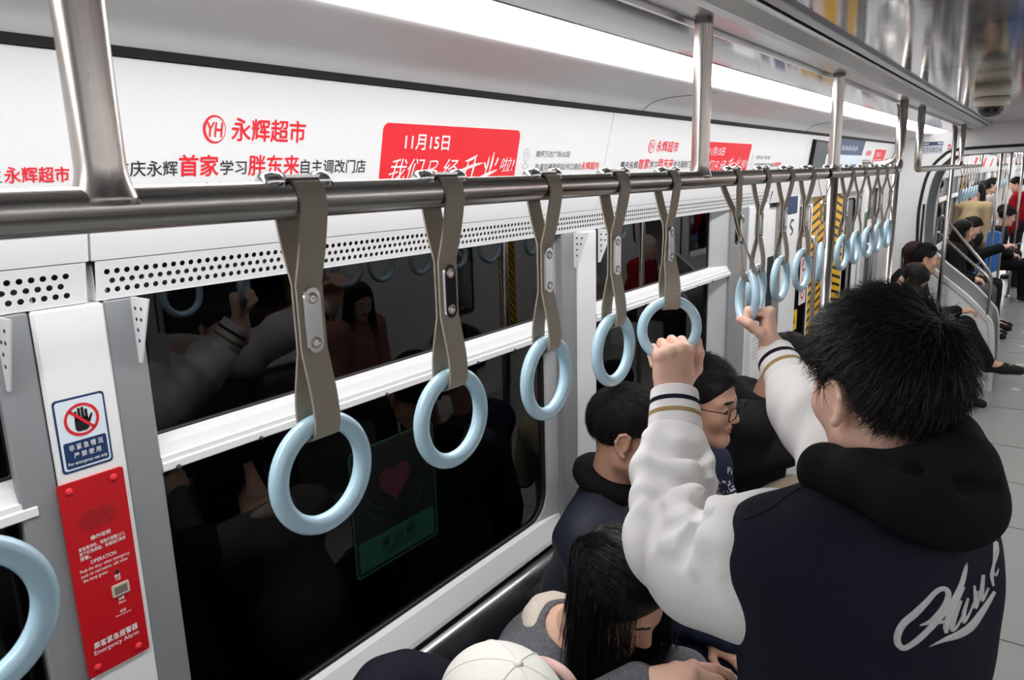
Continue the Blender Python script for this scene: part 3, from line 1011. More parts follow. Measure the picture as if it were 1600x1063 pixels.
# ================================================================ hanging straps
def make_strap(name_loc, twist=0.0, swing=(0, 0), ring_turn=0.0, label=None, group='hanging straps on the long rail', ring_tilt=0.0, simple=False):
    root = empty('hanging_strap', name_loc)
    tag(root, label, 'hanging strap', group)
    w, t = 0.0315, 0.0024
    def side(s):
        """One leg of the loop: from the top of the rail to the ring."""
        ctl = [(0.0, 0.0195), (s * 0.0125, 0.0155), (s * 0.0197, 0.0), (s * 0.0190, -0.014), (s * 0.0120, -0.048), (s * 0.0035, -0.078), (s * 0.0030, -0.09), (s * 0.0030, -0.142),
               (s * 0.0050, -0.155), (s * 0.0125, -0.192), (s * 0.0142, -0.218), (s * 0.0105, -0.232), (0.0, -0.2375)]
        return bez([(x, z) for x, z in ctl], 48)
    path, sides = [], []
    A = side(1)
    B = side(-1)
    full = [tuple(p) for p in A] + [tuple(p) for p in reversed(B[:-1])]
    for x, z in full:
        k = min(1, max(0, (-z - 0.02) / 0.21))
        kt = twist * min(1, max(0, (-z - 0.10) / 0.11))
        c, s = math.cos(kt), math.sin(kt)
        path.append((x * c + swing[0] * k, x * s + swing[1] * k, z))
        sides.append((-s, c, 0))
    mb = MB()
    mb.ribbon(path, sides, w, t)
    mb.build('strap', MT['strap'], root)
    # riveted steel clip through both layers
    kx, ky = swing[0] * 0.45, swing[1] * 0.45
    cl = MB()
    for s in (1, -1):
        pl = rrect(-0.0105, -0.0335, 0.0105, 0.0335, 0.0095, 5)
        lo = [(kx + s * 0.0045, ky + a, -0.116 + b) for a, b in pl]
        hi = [(kx + s * 0.0075, ky + a * 0.9, -0.116 + b * 0.96) for a, b in pl]
        cl.loft([lo, hi], cap=True)
    clip = cl.build('clip', MT['chrome'], root)
    for s in (1, -1):
        for zz in (-0.094, -0.138):
            sc = MB()
            sc.lathe([(0.006, 0.0), (0.006, 0.0008), (0.0045, 0.0012), (0.0045, 0.0006), (0.0035, 0.0005), (0, 0.0005)] if s > 0 else [(0, -0.0005), (0.0035, -0.0005), (0.0045, -0.0006), (0.0045, -0.0012), (0.006, -0.0008), (0.006, 0)],
                     (kx + s * 0.0075, ky, zz), 14, axis='x')
            sc.build('rivet', MT['steel'], clip)
    # chrome saddle on the rail
    sd = MB()
    for y0_, y1_ in ((-0.042, -0.017), (0.017, 0.036)):
        ym = (y0_ + y1_) / 2; hw = (y1_ - y0_) / 2
        lp = []
        for q, (k, hh, ww) in enumerate(((-1.0, 0.002, 0.5), (-0.8, 0.006, 0.85), (-0.3, 0.0075, 1.0), (0.3, 0.0075, 1.0), (0.8, 0.006, 0.85), (1.0, 0.002, 0.5))):
            lp.append([(-0.0125 * ww, ym + k * hw, 0.0125), (-0.0115 * ww, ym + k * hw, 0.0160 + hh * 0.6), (-0.006 * ww, ym + k * hw, 0.0185 + hh), (0.006 * ww, ym + k * hw, 0.0185 + hh), (0.0115 * ww, ym + k * hw, 0.0160 + hh * 0.6), (0.0125 * ww, ym + k * hw, 0.0125)])
        sd.loft(lp, cap=True, smooth=True)
    sd.box((-0.008, -0.02, 0.0205), (0.008, 0.02, 0.0235))
    sd.build('rail_saddle', MT['chrome'], root)
    # ring
    R, r = 0.0545, 0.0098
    pts = []
    tot = twist + ring_turn
    ct, s_ = math.cos(tot), math.sin(tot)
    for i in range(56):
        a = 2 * math.pi * i / 56
        y, z = R * math.sin(a), R * math.cos(a)
        x = 0.0
        # tilt about the top of the ring
        dz = z - R
        x, z = math.sin(ring_tilt) * -dz, R + math.cos(ring_tilt) * dz
        pts.append((x * ct - y * s_ + swing[0], x * s_ + y * ct + swing[1], -0.2765 + z))
    rg = MB(); rg.tube(pts, r, 16, closed=True)
    ro = rg.build('ring', MT['ring'], root)
    return root


NEAR = [
    (0.142, 'pale blue ring strap cut off by the left photo edge, beside the red alarm plate'),
    (0.462, 'largest whole hanging strap with blue ring, nearest right of the near post'),
    (0.668, 'second whole hanging strap right of the near post, ring over the green window sticker'),
    (0.886, 'third hanging strap right of the near post, ring beside the window corner'),
    (1.095, 'fourth hanging strap right of the near post, ring before the middle pillar'),
]
proto = make_strap((RX, NEAR[1][0], RZ), label=NEAR[1][1])
for y, lab in NEAR:
    if y == NEAR[1][0]: continue
    c = copy_tree(proto); c.location = (RX, y, RZ); c['label'] = lab
    c.rotation_euler = (0, 0, random.uniform(-0.05, 0.05))
make_strap((RX, 1.302, RZ), twist=math.radians(-46), swing=(0.012, -0.004), label='hanging strap whose ring faces us, held by the left fist in white cuff')
make_strap((RX, 1.645, RZ), twist=math.radians(38), swing=(0.03, 0.06), ring_tilt=math.radians(-4), label='hanging strap gripped by the right hand beside the black-haired head')
FARL = ['first blue ring strap past the gripping right hand', 'second strap past the right hand, ring before the white pillar', 'third strap past the right hand, ring before the door glass', 'fourth strap past the right hand, edge-on ring over the striped tape',
        'strap just right of the striped door tape pole', 'second strap right of the striped tape', 'middle strap of the five at the far end of the long rail', 'last but one strap at the far end of the long rail', 'last strap at the far end of the long rail']
for i, y in enumerate((1.853, 2.058, 2.276, 2.485, 2.798, 3.009, 3.249, 3.452, 3.68)):
    c = copy_tree(proto); c.location = (RX, y, RZ); c['label'] = FARL[i]
    c.rotation_euler = (0, 0, random.uniform(-0.12, 0.12) + (0.25 if i == 3 else 0))
for i in range(7):
    c = copy_tree(proto); c.location = (-0.70, 8.2 + i * 0.31, RZ); c['group'] = 'straps on the small rail beyond the gangway'
    c['label'] = '%s of seven straps on the small rail beyond the gangway' % ['nearest', 'second', 'third', 'fourth', 'fifth', 'sixth', 'farthest'][i]
for i in range(5):
    c = copy_tree(proto); c.location = (-0.62, 12.2 + i * 0.6, RZ); c['group'] = 'straps in the next car'
    c['label'] = '%s strap of the cluster over the person in a pale coat in the next car' % ['first', 'second', 'third', 'fourth', 'fifth'][i]
for i in range(6):
    c = copy_tree(proto); c.location = (-0.62, 17.8 + i * 0.5, RZ); c['group'] = 'farthest straps in the next car'
    c['label'] = '%s strap of the farthest cluster over the person in red' % ['first', 'second', 'third', 'fourth', 'fifth', 'sixth'][i]

# ================================================================ emergency alarm and its sign
XP = -1.194
PP = Plane((XP, 0, 0), (0, 1, 0), (0, 0, 1))
root = empty('emergency_alarm', (XP, 0.495, 1.33)); tag(root, 'red emergency alarm plate with white writing on the near pillar', 'emergency alarm')
PE = Plane((0, -0.495, -1.33), (0, 1, 0), (0, 0, 1))
PE.plate('face_plate', rrect(0.4450, 1.168, 0.5455, 1.5040, 0.004), MT['red_plate'], root, 0.004)
for a, b in ((0.4605, 1.4905), (0.5290, 1.4905), (0.4598, 1.1820), (0.5280, 1.1820)):
    MB().lathe([(0.0, 0.003), (0.0062, 0.003), (0.0062, 0.0052), (0.004, 0.0066), (0, 0.007)], (0, a - 0.495, b - 1.33), 14, axis='x').build('screw', MT['red'], root)
g = MB()
for i in range(16):
    for j in range(9):
        a, b = 0.495 + (i - 7.5) * 0.0036 + (j % 2) * 0.0018, 1.4345 + (j - 4) * 0.0036
        if ((a - 0.495) / 0.031) ** 2 + ((b - 1.4345) / 0.0175) ** 2 < 1:
            g.lathe([(0.0, 0.0035), (0.0011, 0.0035), (0.0011, 0.0046), (0, 0.0046)], (0, a - 0.495, b - 1.33), 6, axis='x')
g.build('speaker_grille', mat('grille_dark', (110, 12, 18), 0.7), root)
W_ = MT['paper']
def et(body, a0_, b0_, a1_, b1_, bold=0.0): text(PE, body, a0_, b0_, a1_, b1_, W_, root, 'lettering', bold, lift=0.0046)
et('操作说明', 0.4800, 1.4000, 0.5110, 1.4075, 0.02)
et('紧急情况时，请推开报警小门，', 0.4600, 1.3880, 0.5330, 1.3945, 0.015)
et('按下红色按钮，当通话灯亮时', 0.4600, 1.3800, 0.5330, 1.3865, 0.015)
et('报警。', 0.4600, 1.3720, 0.4760, 1.3785, 0.015)
et('OPERATION', 0.4745, 1.3610, 0.5150, 1.3675, 0.01)
et('Push the door when emergency,', 0.4570, 1.3500, 0.5360, 1.3575, 0.005)
et('push on red button, talk when', 0.4575, 1.3415, 0.5310, 1.3490, 0.005)
et('the lamp green', 0.4590, 1.3330, 0.4975, 1.3405, 0.005)
et('通话', 0.5060, 1.3210, 0.5160, 1.3260, 0.02); et('Call', 0.5070, 1.3155, 0.5155, 1.3200, 0.01)
et('报警', 0.5070, 1.2790, 0.5170, 1.2840, 0.02); et('Alarm', 0.5065, 1.2725, 0.5180, 1.2770, 0.01)
et('送话', 0.5065, 1.2570, 0.5165, 1.2620, 0.02); et('Microphone', 0.4990, 1.2510, 0.5240, 1.2550, 0.01)
et('乘客紧急报警器', 0.4590, 1.2150, 0.5310, 1.2265, 0.02)
et('Emergency Alarm', 0.4580, 1.2020, 0.5310, 1.2125, 0.005)
MB().lathe([(0, 0.003), (0.0035, 0.003), (0.0035, 0.0046), (0, 0.0046)], (0, 0.5115 - 0.495, 1.3300 - 1.33), 12, axis='x').build('lamp', MT['black'], root)
al = PE.plate('alarm_door', rrect(0.4990, 1.2880, 0.5270, 1.3085, 0.002), mat('alarm_window', (196, 190, 172), 0.25), root, 0.0065)
PE.plate('door_recess', rrect(0.5025, 1.2915, 0.5235, 1.3050, 0.001), mat('alarm_inner', (120, 112, 100), 0.3), al, 0.0068)

root = empty('warning_sign', (XP, 0.497, 1.577)); tag(root, 'white and navy warning sign with a red barred hand circle above the alarm', 'sign')
PS = Plane((0, -0.497, -1.577), (0, 1, 0), (0, 0, 1))
PS.plate('backing', rrect(0.4575, 1.5180, 0.5345, 1.6360, 0.006), MT['navy_ink'], root, 0.0008)
PS.plate('white_field', rrect(0.4605, 1.5215, 0.5315, 1.6325, 0.005), MT['pale_blue_paper'], root, 0.0012)
PS.plate('text_field', rrect(0.4640, 1.5245, 0.5285, 1.5665, 0.003), MT['navy_ink'], root, 0.0016)
hand = MB()
def blob(o_): hand.plate(o_, PS.p(0, 0, 0.0013), PS.u, PS.v, 0.0004)
blob(rrect(0.4855, 1.5800, 0.5060, 1.6015, (0.006, 0.006, 0.003, 0.003)))
for k, (x, h) in enumerate(((0.4862, 1.6130), (0.4914, 1.6175), (0.4966, 1.6180), (0.5018, 1.6140))):
    blob(rrect(x, 1.597, x + 0.0042, h, 0.002, 3))
blob([(0.505, 1.588), (0.5085, 1.592), (0.5135, 1.604), (0.511, 1.6055), (0.5065, 1.598), (0.503, 1.594)])
hand.build('hand_pictogram', MT['black'], root)
ban = MB(); ro_, ri_ = circle(0.4962, 1.5985, 0.0262, 40), circle(0.4962, 1.5985, 0.0218, 40)
ban.loft([[PS.p(a, b, 0.0019) for a, b in ro_], [PS.p(a, b, 0.0019) for a, b in ri_]])
d = 0.0234 * 0.7071; w_ = 0.0022 * 0.7071
ban.add([PS.p(0.4962 - d - w_, 1.5985 + d - w_, 0.0019), PS.p(0.4962 + d - w_, 1.5985 - d - w_, 0.0019), PS.p(0.4962 + d + w_, 1.5985 - d + w_, 0.0019), PS.p(0.4962 - d + w_, 1.5985 + d + w_, 0.0019)], [(0, 1, 2, 3)])
ban.build('ban_circle', MT['red'], root)
for body, b0, b1, a0_, a1_ in (('非 紧 急 情 况', 1.5525, 1.5620, 0.4715, 0.5225), ('严 禁 使 用', 1.5395, 1.5485, 0.4770, 0.5175), ('For emergency use only', 1.5280, 1.5345, 0.4670, 0.5260)):
    text(PS, body, a0_, b0, a1_, b1, MT['paper'], root, 'lettering', 0.012, lift=0.0019)

# courtesy-seat sticker on the big pane
GP = Plane((-1.2462, 1.21, 1.18), (0, 1, 0), (0, 0, 1))
root = empty('window_sticker', (0, 0, 0)); tag(root, 'dark green sticker with red heart on the lower window pane', 'sticker')
GP.plate('backing', rrect(-0.146, -0.162, 0.146, 0.160, 0.016), MT['decal_dark'], root, 0.0004)
mb = MB(); oa, ob = rrect(-0.146, -0.162, 0.146, 0.160, 0.016), rrect(-0.1415, -0.1575, 0.1415, 0.1555, 0.014)
mb.loft([[GP.p(a, b, 0.0008) for a, b in oa], [GP.p(a, b, 0.0008) for a, b in ob]]); mb.build('border', MT['decal_green'], root)
GP.plate('green_band', rrect(-0.132, -0.150, 0.132, -0.074, 0.008), MT['decal_green'], root, 0.0008)
heart = [(0.0 + 0.0034 * 16 * math.sin(t) ** 3, 0.045 + 0.0034 * (13 * math.cos(t) - 5 * math.cos(2 * t) - 2 * math.cos(3 * t) - math.cos(4 * t))) for t in np.linspace(0, 2 * math.pi, 40, endpoint=False)]
GP.plate('heart', heart[::-1], MT['decal_red'], root, 0.0008)
GP.strokes('hand_outline', [[(-0.115, 0.02, .002), (-0.09, -0.01, .002), (-0.06, -0.035, .002), (-0.03, -0.03, .002)], [(-0.1, 0.03, .002), (-0.07, 0.0, .002), (-0.04, -0.02, .002)], [(-0.085, -0.02, .002), (-0.06, -0.05, .002), (-0.035, -0.055, .002)],
                            [(0.115, 0.02, .002), (0.09, -0.01, .002), (0.06, -0.035, .002), (0.03, -0.03, .002)], [(0.1, 0.03, .002), (0.07, 0.0, .002), (0.04, -0.02, .002)], [(0.085, -0.02, .002), (0.06, -0.05, .002), (0.035, -0.055, .002)]], MT['decal_green'], root, 0.001)
text(GP, '爱 心 座', -0.06, -0.112, 0.06, -0.088, MT['decal_dark'], root, 'lettering', 0.02, lift=0.0011)
text(GP, 'COURTESY SEAT', -0.062, -0.135, 0.062, -0.120, MT['decal_dark'], root, 'lettering', 0.0, lift=0.0011)

# ================================================================ benches
def bench(s, y0, y1, label, m='seat_steel', x_front=-0.78):
    X = lambda x: mx(x, s)
    root = empty('bench_seat', (X(-1.0), (y0 + y1) / 2, 0)); tag(root, label, 'seat', 'long benches along the walls')
    ox, oy = X(-1.0), (y0 + y1) / 2
    f = lambda pr: [(X(x) - ox, z) for x, z in pr]
    back = bez([(-1.196, 0.774), (-1.178, 0.764), (-1.158, 0.744), (-1.144, 0.722), (-1.135, 0.69), (-1.122, 0.60), (-1.105, 0.50), (-1.085, 0.452)], 28)
    back = [tuple(p) for p in back] + [(-1.10, 0.44), (-1.19, 0.44)]
    MB().sweep_y(f(back), y0 - oy, y1 - oy, closed=True, cap=True, smooth=True).build('backrest', MT[m], root)
    seat = bez([(-1.10, 0.446), (-1.0, 0.436), (-0.90, 0.440), (-0.82, 0.452), (x_front, 0.446), (x_front + 0.012, 0.425), (x_front, 0.40)], 28)
    seat = [tuple(p) for p in seat] + [(-1.10, 0.40)]
    MB().sweep_y(f(seat), y0 - oy, y1 - oy, closed=True, cap=True, smooth=True).build('seat_pan', MT[m], root)
    MB().sweep_y(f([(-1.19, 0.40), (-0.92, 0.40), (-0.95, 0.02), (-1.19, 0.02)]), y0 - oy + 0.02, y1 - oy - 0.02, closed=True, cap=True).build('base', MT['frame_grey'], root)
    return root


bench('left', -1.9, 3.66, 'dark steel bench under the near windows')
bench('left', 6.05, 7.13, 'short bench before the gangway where the man in the suit sits', x_front=-0.74)
bench('right', -1.9, 3.66, 'steel bench on the opposite wall')
bench('left', 12.0, 13.9, 'blue plastic bench in the next car between its doors', 'seat_blue')
bench('left', 9.7, 11.7, 'bench just beyond the gangway under the young couple', 'seat_blue')
bench('left', 16.2, 20.8, 'blue bench farthest down the next car', 'seat_blue')
bench('right', 11.0, 13.9, 'blue bench on the right of the next car', 'seat_blue')

# blue end panel of the far bench
def seat_end(px0, px1, py0, py1, Y, label):
    a, b = at(px0, py1, Y), at(px1, py0, Y)
    r = empty('seat_end_panel', ((a.x + b.x) / 2, Y, a.z)); tag(r, label, 'seat panel', 'blue seat end panels')
    wx, hz = (b.x - a.x) / 2, b.z - a.z
    pl = Plane((0, 0.025, 0), (1, 0, 0), (0, 0, 1))
    mb = MB(); o_ = rrect(-wx, 0, wx, hz, 0.06, 6)
    mb.loft([[pl.p(x * .93, hz / 2 + (z - hz / 2) * .97, 0.05) for x, z in o_], [pl.p(x, z, 0.035) for x, z in o_], [pl.p(x, z, 0.0) for x, z in o_]], cap=True)
    mb.build('shell', MT['seat_blue'], r)
    MB().box((-0.02, -0.005, -a.z), (0.02, 0.02, 0.02)).build('foot', MT['steel_v'], r)
seat_end(1536, 1565, 361, 425, 11.85, 'shiny blue seat end panel beyond the young couple with the phone')
seat_end(1577, 1589, 334, 358, 16.1, 'small blue seat end panel near the person in red')

# ================================================================ gangway rails, signs, camera dome
def gang_rail(pts, Y, label):
    P = [(x, Y, z) for x, z in bez(pts, 40)]
    r = MB().tube(P, 0.0125, 12).build('gangway_handrail', MT['steel_v']); tag(r, label, 'handrail', 'sloping gangway handrails')
gang_rail([(-0.80, 1.10), (-0.80, 1.30), (-0.78, 1.375), (-0.73, 1.337), (-0.56, 1.175), (-0.40, 1.03), (-0.355, 0.965), (-0.345, 0.90), (-0.345, 0.68)], Y_END - 0.02, 'nearer sloping steel handrail on the white gangway panel')
gang_rail([(-0.86, 1.2), (-0.86, 1.42), (-0.83, 1.475), (-0.78, 1.435), (-0.60, 1.22), (-0.43, 1.01), (-0.385, 0.93), (-0.377, 0.86), (-0.377, 0.68)], Y2 + 0.26, 'farther sloping steel handrail behind the ribbed gangway bellows')

PW = Plane((0, Y_END - 0.001, 0), (1, 0, 0), (0, 0, 1))
root = empty('car_number_sign', (0, 0, 0)); tag(root, 'white car number sign reading 030804 on the end wall', 'sign')
PW.plate('backing', rrect(-0.965, 2.050, -0.805, 2.150, 0.006), mat('sign_grey', (198, 203, 216), 0.5), root, 0.001)
PW.plate('navy_header', rrect(-0.965, 2.118, -0.805, 2.150, 0.006), MT['navy_ink'], root, 0.0014)
text(PW, '030804', -0.958, 2.062, -0.812, 2.105, mat('number_ink', (88, 92, 104), 0.6), root, 'lettering', 0.0, lift=0.002)
PW.strokes('logo_print', [[(-0.955 + 0.011 * i, 2.127, .006), (-0.948 + 0.011 * i, 2.141, .006)] for i in range(4)] + [[(-0.952, 2.128, .003), (-0.915, 2.128, .003)]], MT['paper'], root, 0.002)
PW.strokes('header_print', [[(-0.842 + 0.012 * i, 2.125, .006), (-0.838 + 0.012 * i, 2.144, .006)] for i in range(3)], MT['paper'], root, 0.002)
root = empty('wall_notice', (0, 0, 0)); tag(root, 'small white notice with red and blue dots right of the car number sign', 'sign')
PW.plate('backing', rrect(-0.785, 2.075, -0.70, 2.135, 0.006), MT['paper'], root, 0.001)
PW.plate('red_dot', circle(-0.757, 2.112, 0.012, 16), MT['red'], root, 0.0016)
PW.plate('blue_bar', rrect(-0.77, 2.084, -0.715, 2.092, 0.002), MT['navy_ink'], root, 0.0016)
PW.plate('red_dot', circle(-0.727, 2.112, 0.009, 16), MT['red'], root, 0.0016)
root = empty('fire_cabinet', (-1.0, Y_END - 0.003, 1.0)); tag(root, 'narrow dark red strip on the end wall left of the gangway mouth', 'cabinet')
MB().rbox((0.085, -0.02, 0.25), (0.105, 0.0, 0.62), 0.003).build('red_face', MT['decal_red'], root)

root = empty('ceiling_camera', (-0.25, 3.86, 2.28)); tag(root, 'cream ceiling camera with a dark dome', 'camera')
MB().lathe([(0.066, 0.0), (0.067, -0.03), (0.067, -0.052)], (0, 0, 0), 32).build('mount', MT['cream'], root)
MB().lathe([(0.0645, -0.0525), (0.0645, -0.055)], (0, 0, 0), 32).build('joint', MT['ink'], root)
MB().lathe([(0.067, -0.0555), (0.067, -0.086), (0.061, -0.092), (0.053, -0.094)], (0, 0, 0), 32).build('housing', MT['cream'], root)
MB().lathe([(0.053 * math.cos(t), -0.093 - 0.042 * math.sin(t)) for t in np.linspace(0, math.pi / 2 - 0.02, 10)], (0, 0, 0), 32).build('dome', MT['dark_dome'], root)

# speaker/intercom box on the pillar before the door
root = empty('intercom_box', (-1.194, 3.78, 1.0)); tag(root, 'white perforated intercom box on the pillar behind the gripping hand', 'speaker')
MB().rbox((0.0, -0.10, -0.10), (0.03, 0.10, 0.24), 0.006).build('housing', MT['white'], root)
g = MB()
for i in range(9):
    for j in range(12):
        g.lathe([(0, 0.0295), (0.004, 0.0295), (0.004, 0.0308), (0, 0.0308)], (0, -0.075 + i * 0.0185, 0.0 + j * 0.0185), 6, axis='x')
g.build('sound_hole', MT['grey_ink'], root)
# posters and stickers around the door
XPL = -1.193
def sticker(y0, y1, z0, z1, m, label, extra=None, x=XPL, cat='sticker'):
    r = empty('sticker', (0, 0, 0)); tag(r, label, cat, 'stickers around the door')
    pl = Plane((x, 0, 0), (0, 1, 0), (0, 0, 1))
    pl.plate('backing', rrect(y0, z0, y1, z1, 0.01), m, r, 0.0008)
    if extra: extra(pl, r)
    return r
sticker(3.995, 4.235, 1.48, 1.75, MT['paper'], 'blank white paper sheet at the top of the narrow window', x=-1.2345)
def _e(pl, r): pl.plate('blue_header', rrect(4.30, 1.70, 4.50, 1.80, 0.004), MT['navy_ink'], r, 0.0012); pl.strokes('figure', [[(4.44, 1.66, .012), (4.40, 1.665, .016), (4.37, 1.64, .02), (4.40, 1.62, .02), (4.43, 1.60, .016), (4.38, 1.58, .010)]], MT['ink'], r, 0.0012)
sticker(4.30, 4.50, 1.54, 1.80, MT['paper'], 'white sticker with a navy header on the pillar before the door', _e)
def _b(zs):
    def f(pl, r):
        for z in zs:
            mb = MB(); a, b = circle(4.90, z, 0.055, 24, 0.07), circle(4.90, z, 0.042, 24, 0.055)
            mb.loft([[pl.p(*p, 0.0014) for p in a], [pl.p(*p, 0.0014) for p in b]]); mb.build('ban_circle', MT['red'], r)
            pl.strokes('figure', [[(4.88, z - 0.03, .02), (4.91, z + 0.03, .02)]], MT['ink'], r, 0.0012)
    return f
sticker(4.82, 4.98, 1.10, 1.80, mat('pale_pink_paper', (236, 222, 222), 0.5), 'tall narrow sticker with red ban circles on the door leaf', _b((1.62, 1.38, 1.20)), x=-1.2385)
def _y(pl, r): pl.strokes('figure', [[(4.76, 0.99, .03), (4.76, 1.04, .012)]], MT['ink'], r, 0.0012)
sticker(4.70, 4.82, 0.95, 1.08, MT['yellow'], 'yellow triangle warning sticker on the door glass', _y, x=-1.2435)
def _g(z0, z1):
    def f(pl, r): pl.plate('green_block', rrect(6.455, z0, 6.575, z1, 0.008), mat('poster_green', (70, 150, 84), 0.5), r, 0.0012)
    return f
sticker(6.44, 6.59, 1.30, 1.78, MT['paper'], 'upper white and green poster right of the striped door tape', _g(1.45, 1.6))
sticker(6.44, 6.59, 0.70, 1.12, MT['paper'], 'lower white and green poster right of the striped door tape', _g(0.76, 0.92))
# door grab bar
for y, l in ((4.70, 'vertical steel grab bar left of the door glass'), (6.48, 'vertical steel grab bar right of the striped door')):
    r = MB().tube([(-1.195, y, 0.80), (-1.14, y, 0.82), (-1.125, y, 0.86), (-1.125, y, 1.50 if y < 5 else 1.3), (-1.14, y, 1.54 if y < 5 else 1.34), (-1.195, y, 1.56 if y < 5 else 1.36)], 0.014, 12).build('grab_bar', MT['steel_v'])
    tag(r, l, 'handrail', 'vertical grab bars at the door')


# ================================================================ smooth solids for bodies and clothes
def rotm(yaw=0.0, pitch=0.0, roll=0.0):
    """Body axes: x right, y forward, z up. yaw turns left, pitch nods down, roll tips to the right."""
    return (Matrix.Rotation(yaw, 3, 'Z') @ Matrix.Rotation(-pitch, 3, 'X') @ Matrix.Rotation(roll, 3, 'Y'))


class Solid:
    def __init__(self):
        self.ops = []; self.disp = []

    def cap(self, a, b, ra, rb=None, k=0.02, sub=False):
        self.ops.append(('c', np.array(a, np.float32), np.array(b, np.float32), ra, ra if rb is None else rb, k, sub)); return self

    def chain(self, pts, rs, k=0.02, sub=False):
        for i in range(len(pts) - 1):
            self.cap(pts[i], pts[i + 1], rs[i], rs[i + 1], k, sub)
        return self

    def ell(self, c, r, R=None, k=0.02, sub=False):
        self.ops.append(('e', np.array(c, np.float32), np.array(r, np.float32), None if R is None else np.array(R, np.float32), k, sub)); return self

    def box(self, c, h, R=None, rad=0.01, k=0.02, sub=False):
        self.ops.append(('b', np.array(c, np.float32), np.array(h, np.float32), None if R is None else np.array(R, np.float32), rad, k, sub)); return self

    @staticmethod
    def _bounds(o):
        if o[0] == 'c':
            r = max(o[3], o[4]); return np.minimum(o[1], o[2]) - r, np.maximum(o[1], o[2]) + r
        if o[0] == 'e':
            if o[3] is None: e = o[2]
            else: e = np.sqrt(((o[3] * o[2][None, :]) ** 2).sum(1))
            return o[1] - e, o[1] + e
        h = o[2] if o[3] is None else np.abs(o[3]) @ o[2]
        return o[1] - h, o[1] + h

    @staticmethod
    def _dist(o, X, Y, Z):
        if o[0] == 'c':
            a, ab = o[1], o[2] - o[1]
            L = float(ab @ ab) + 1e-12
            px, py, pz = X - a[0], Y - a[1], Z - a[2]
            t = np.clip((px * ab[0] + py * ab[1] + pz * ab[2]) / L, 0, 1)
            return np.sqrt((px - t * ab[0]) ** 2 + (py - t * ab[1]) ** 2 + (pz - t * ab[2]) ** 2) - (o[3] + t * (o[4] - o[3]))
        c, r, R = o[1], o[2], o[3]
        px, py, pz = X - c[0], Y - c[1], Z - c[2]
        if R is not None:
            qx = px * R[0, 0] + py * R[1, 0] + pz * R[2, 0]; qy = px * R[0, 1] + py * R[1, 1] + pz * R[2, 1]; qz = px * R[0, 2] + py * R[1, 2] + pz * R[2, 2]
        else:
            qx, qy, qz = px + 0 * Y + 0 * Z, py, pz
        if o[0] == 'e':
            k0 = np.sqrt((qx / r[0]) ** 2 + (qy / r[1]) ** 2 + (qz / r[2]) ** 2)
            k1 = np.sqrt((qx / r[0] ** 2) ** 2 + (qy / r[1] ** 2) ** 2 + (qz / r[2] ** 2) ** 2) + 1e-9
            return k0 * (k0 - 1) / k1
        rad = o[4]
        ax, ay, az = np.abs(qx) - r[0] + rad, np.abs(qy) - r[1] + rad, np.abs(qz) - r[2] + rad
        return np.sqrt(np.maximum(ax, 0) ** 2 + np.maximum(ay, 0) ** 2 + np.maximum(az, 0) ** 2) + np.minimum(np.maximum(ax, np.maximum(ay, az)), 0) - rad

    def grid(self, res, clip=None):
        lo = np.min([self._bounds(o)[0] for o in self.ops if not o[-1]], 0) - 3 * res - 0.02
        hi = np.max([self._bounds(o)[1] for o in self.ops if not o[-1]], 0) + 3 * res + 0.02
        if clip is not None:
            lo = np.maximum(lo, clip[0]); hi = np.minimum(hi, clip[1])
        n = np.maximum(4, np.ceil((hi - lo) / res).astype(int) + 1)
        ax = [(lo[i] + res * np.arange(n[i])).astype(np.float32) for i in range(3)]
        D = np.full(n, 9.0, np.float32)
        for o in self.ops:
            k, sub = o[-2], o[-1]
            a, b = self._bounds(o)
            m = k + 3 * res
            i0 = np.maximum(0, np.floor((a - m - lo) / res).astype(int)); i1 = np.minimum(n, np.ceil((b + m - lo) / res).astype(int) + 1)
            if (i1 <= i0).any(): continue
            sl = tuple(slice(i0[i], i1[i]) for i in range(3))
            d = self._dist(o, ax[0][sl[0]][:, None, None], ax[1][sl[1]][None, :, None], ax[2][sl[2]][None, None, :])
            A = D[sl]
            if sub:
                h = np.clip(0.5 - 0.5 * (A + d) / k, 0, 1)
                D[sl] = A + (-d - A) * h + k * h * (1 - h)
            else:
                h = np.clip(0.5 + 0.5 * (A - d) / k, 0, 1)
                D[sl] = A + (d - A) * h - k * h * (1 - h)
        for fn in self.disp:
            near = np.abs(D) < 0.06
            ii = np.nonzero(near)
            P = np.stack([ax[q][ii[q]] for q in range(3)], 1)
            D[near] += fn(P).astype(np.float32)
        return D, lo, ax

    def mesh(self, res, clip=None):
        D, lo, ax = self.grid(res, clip)
        return surface_nets(D, lo, res)


_CORN = np.array([(i, j, k) for i in (0, 1) for j in (0, 1) for k in (0, 1)])
_EDG = [(a, b) for a in range(8) for b in range(a + 1, 8) if np.abs(_CORN[a] - _CORN[b]).sum() == 1]


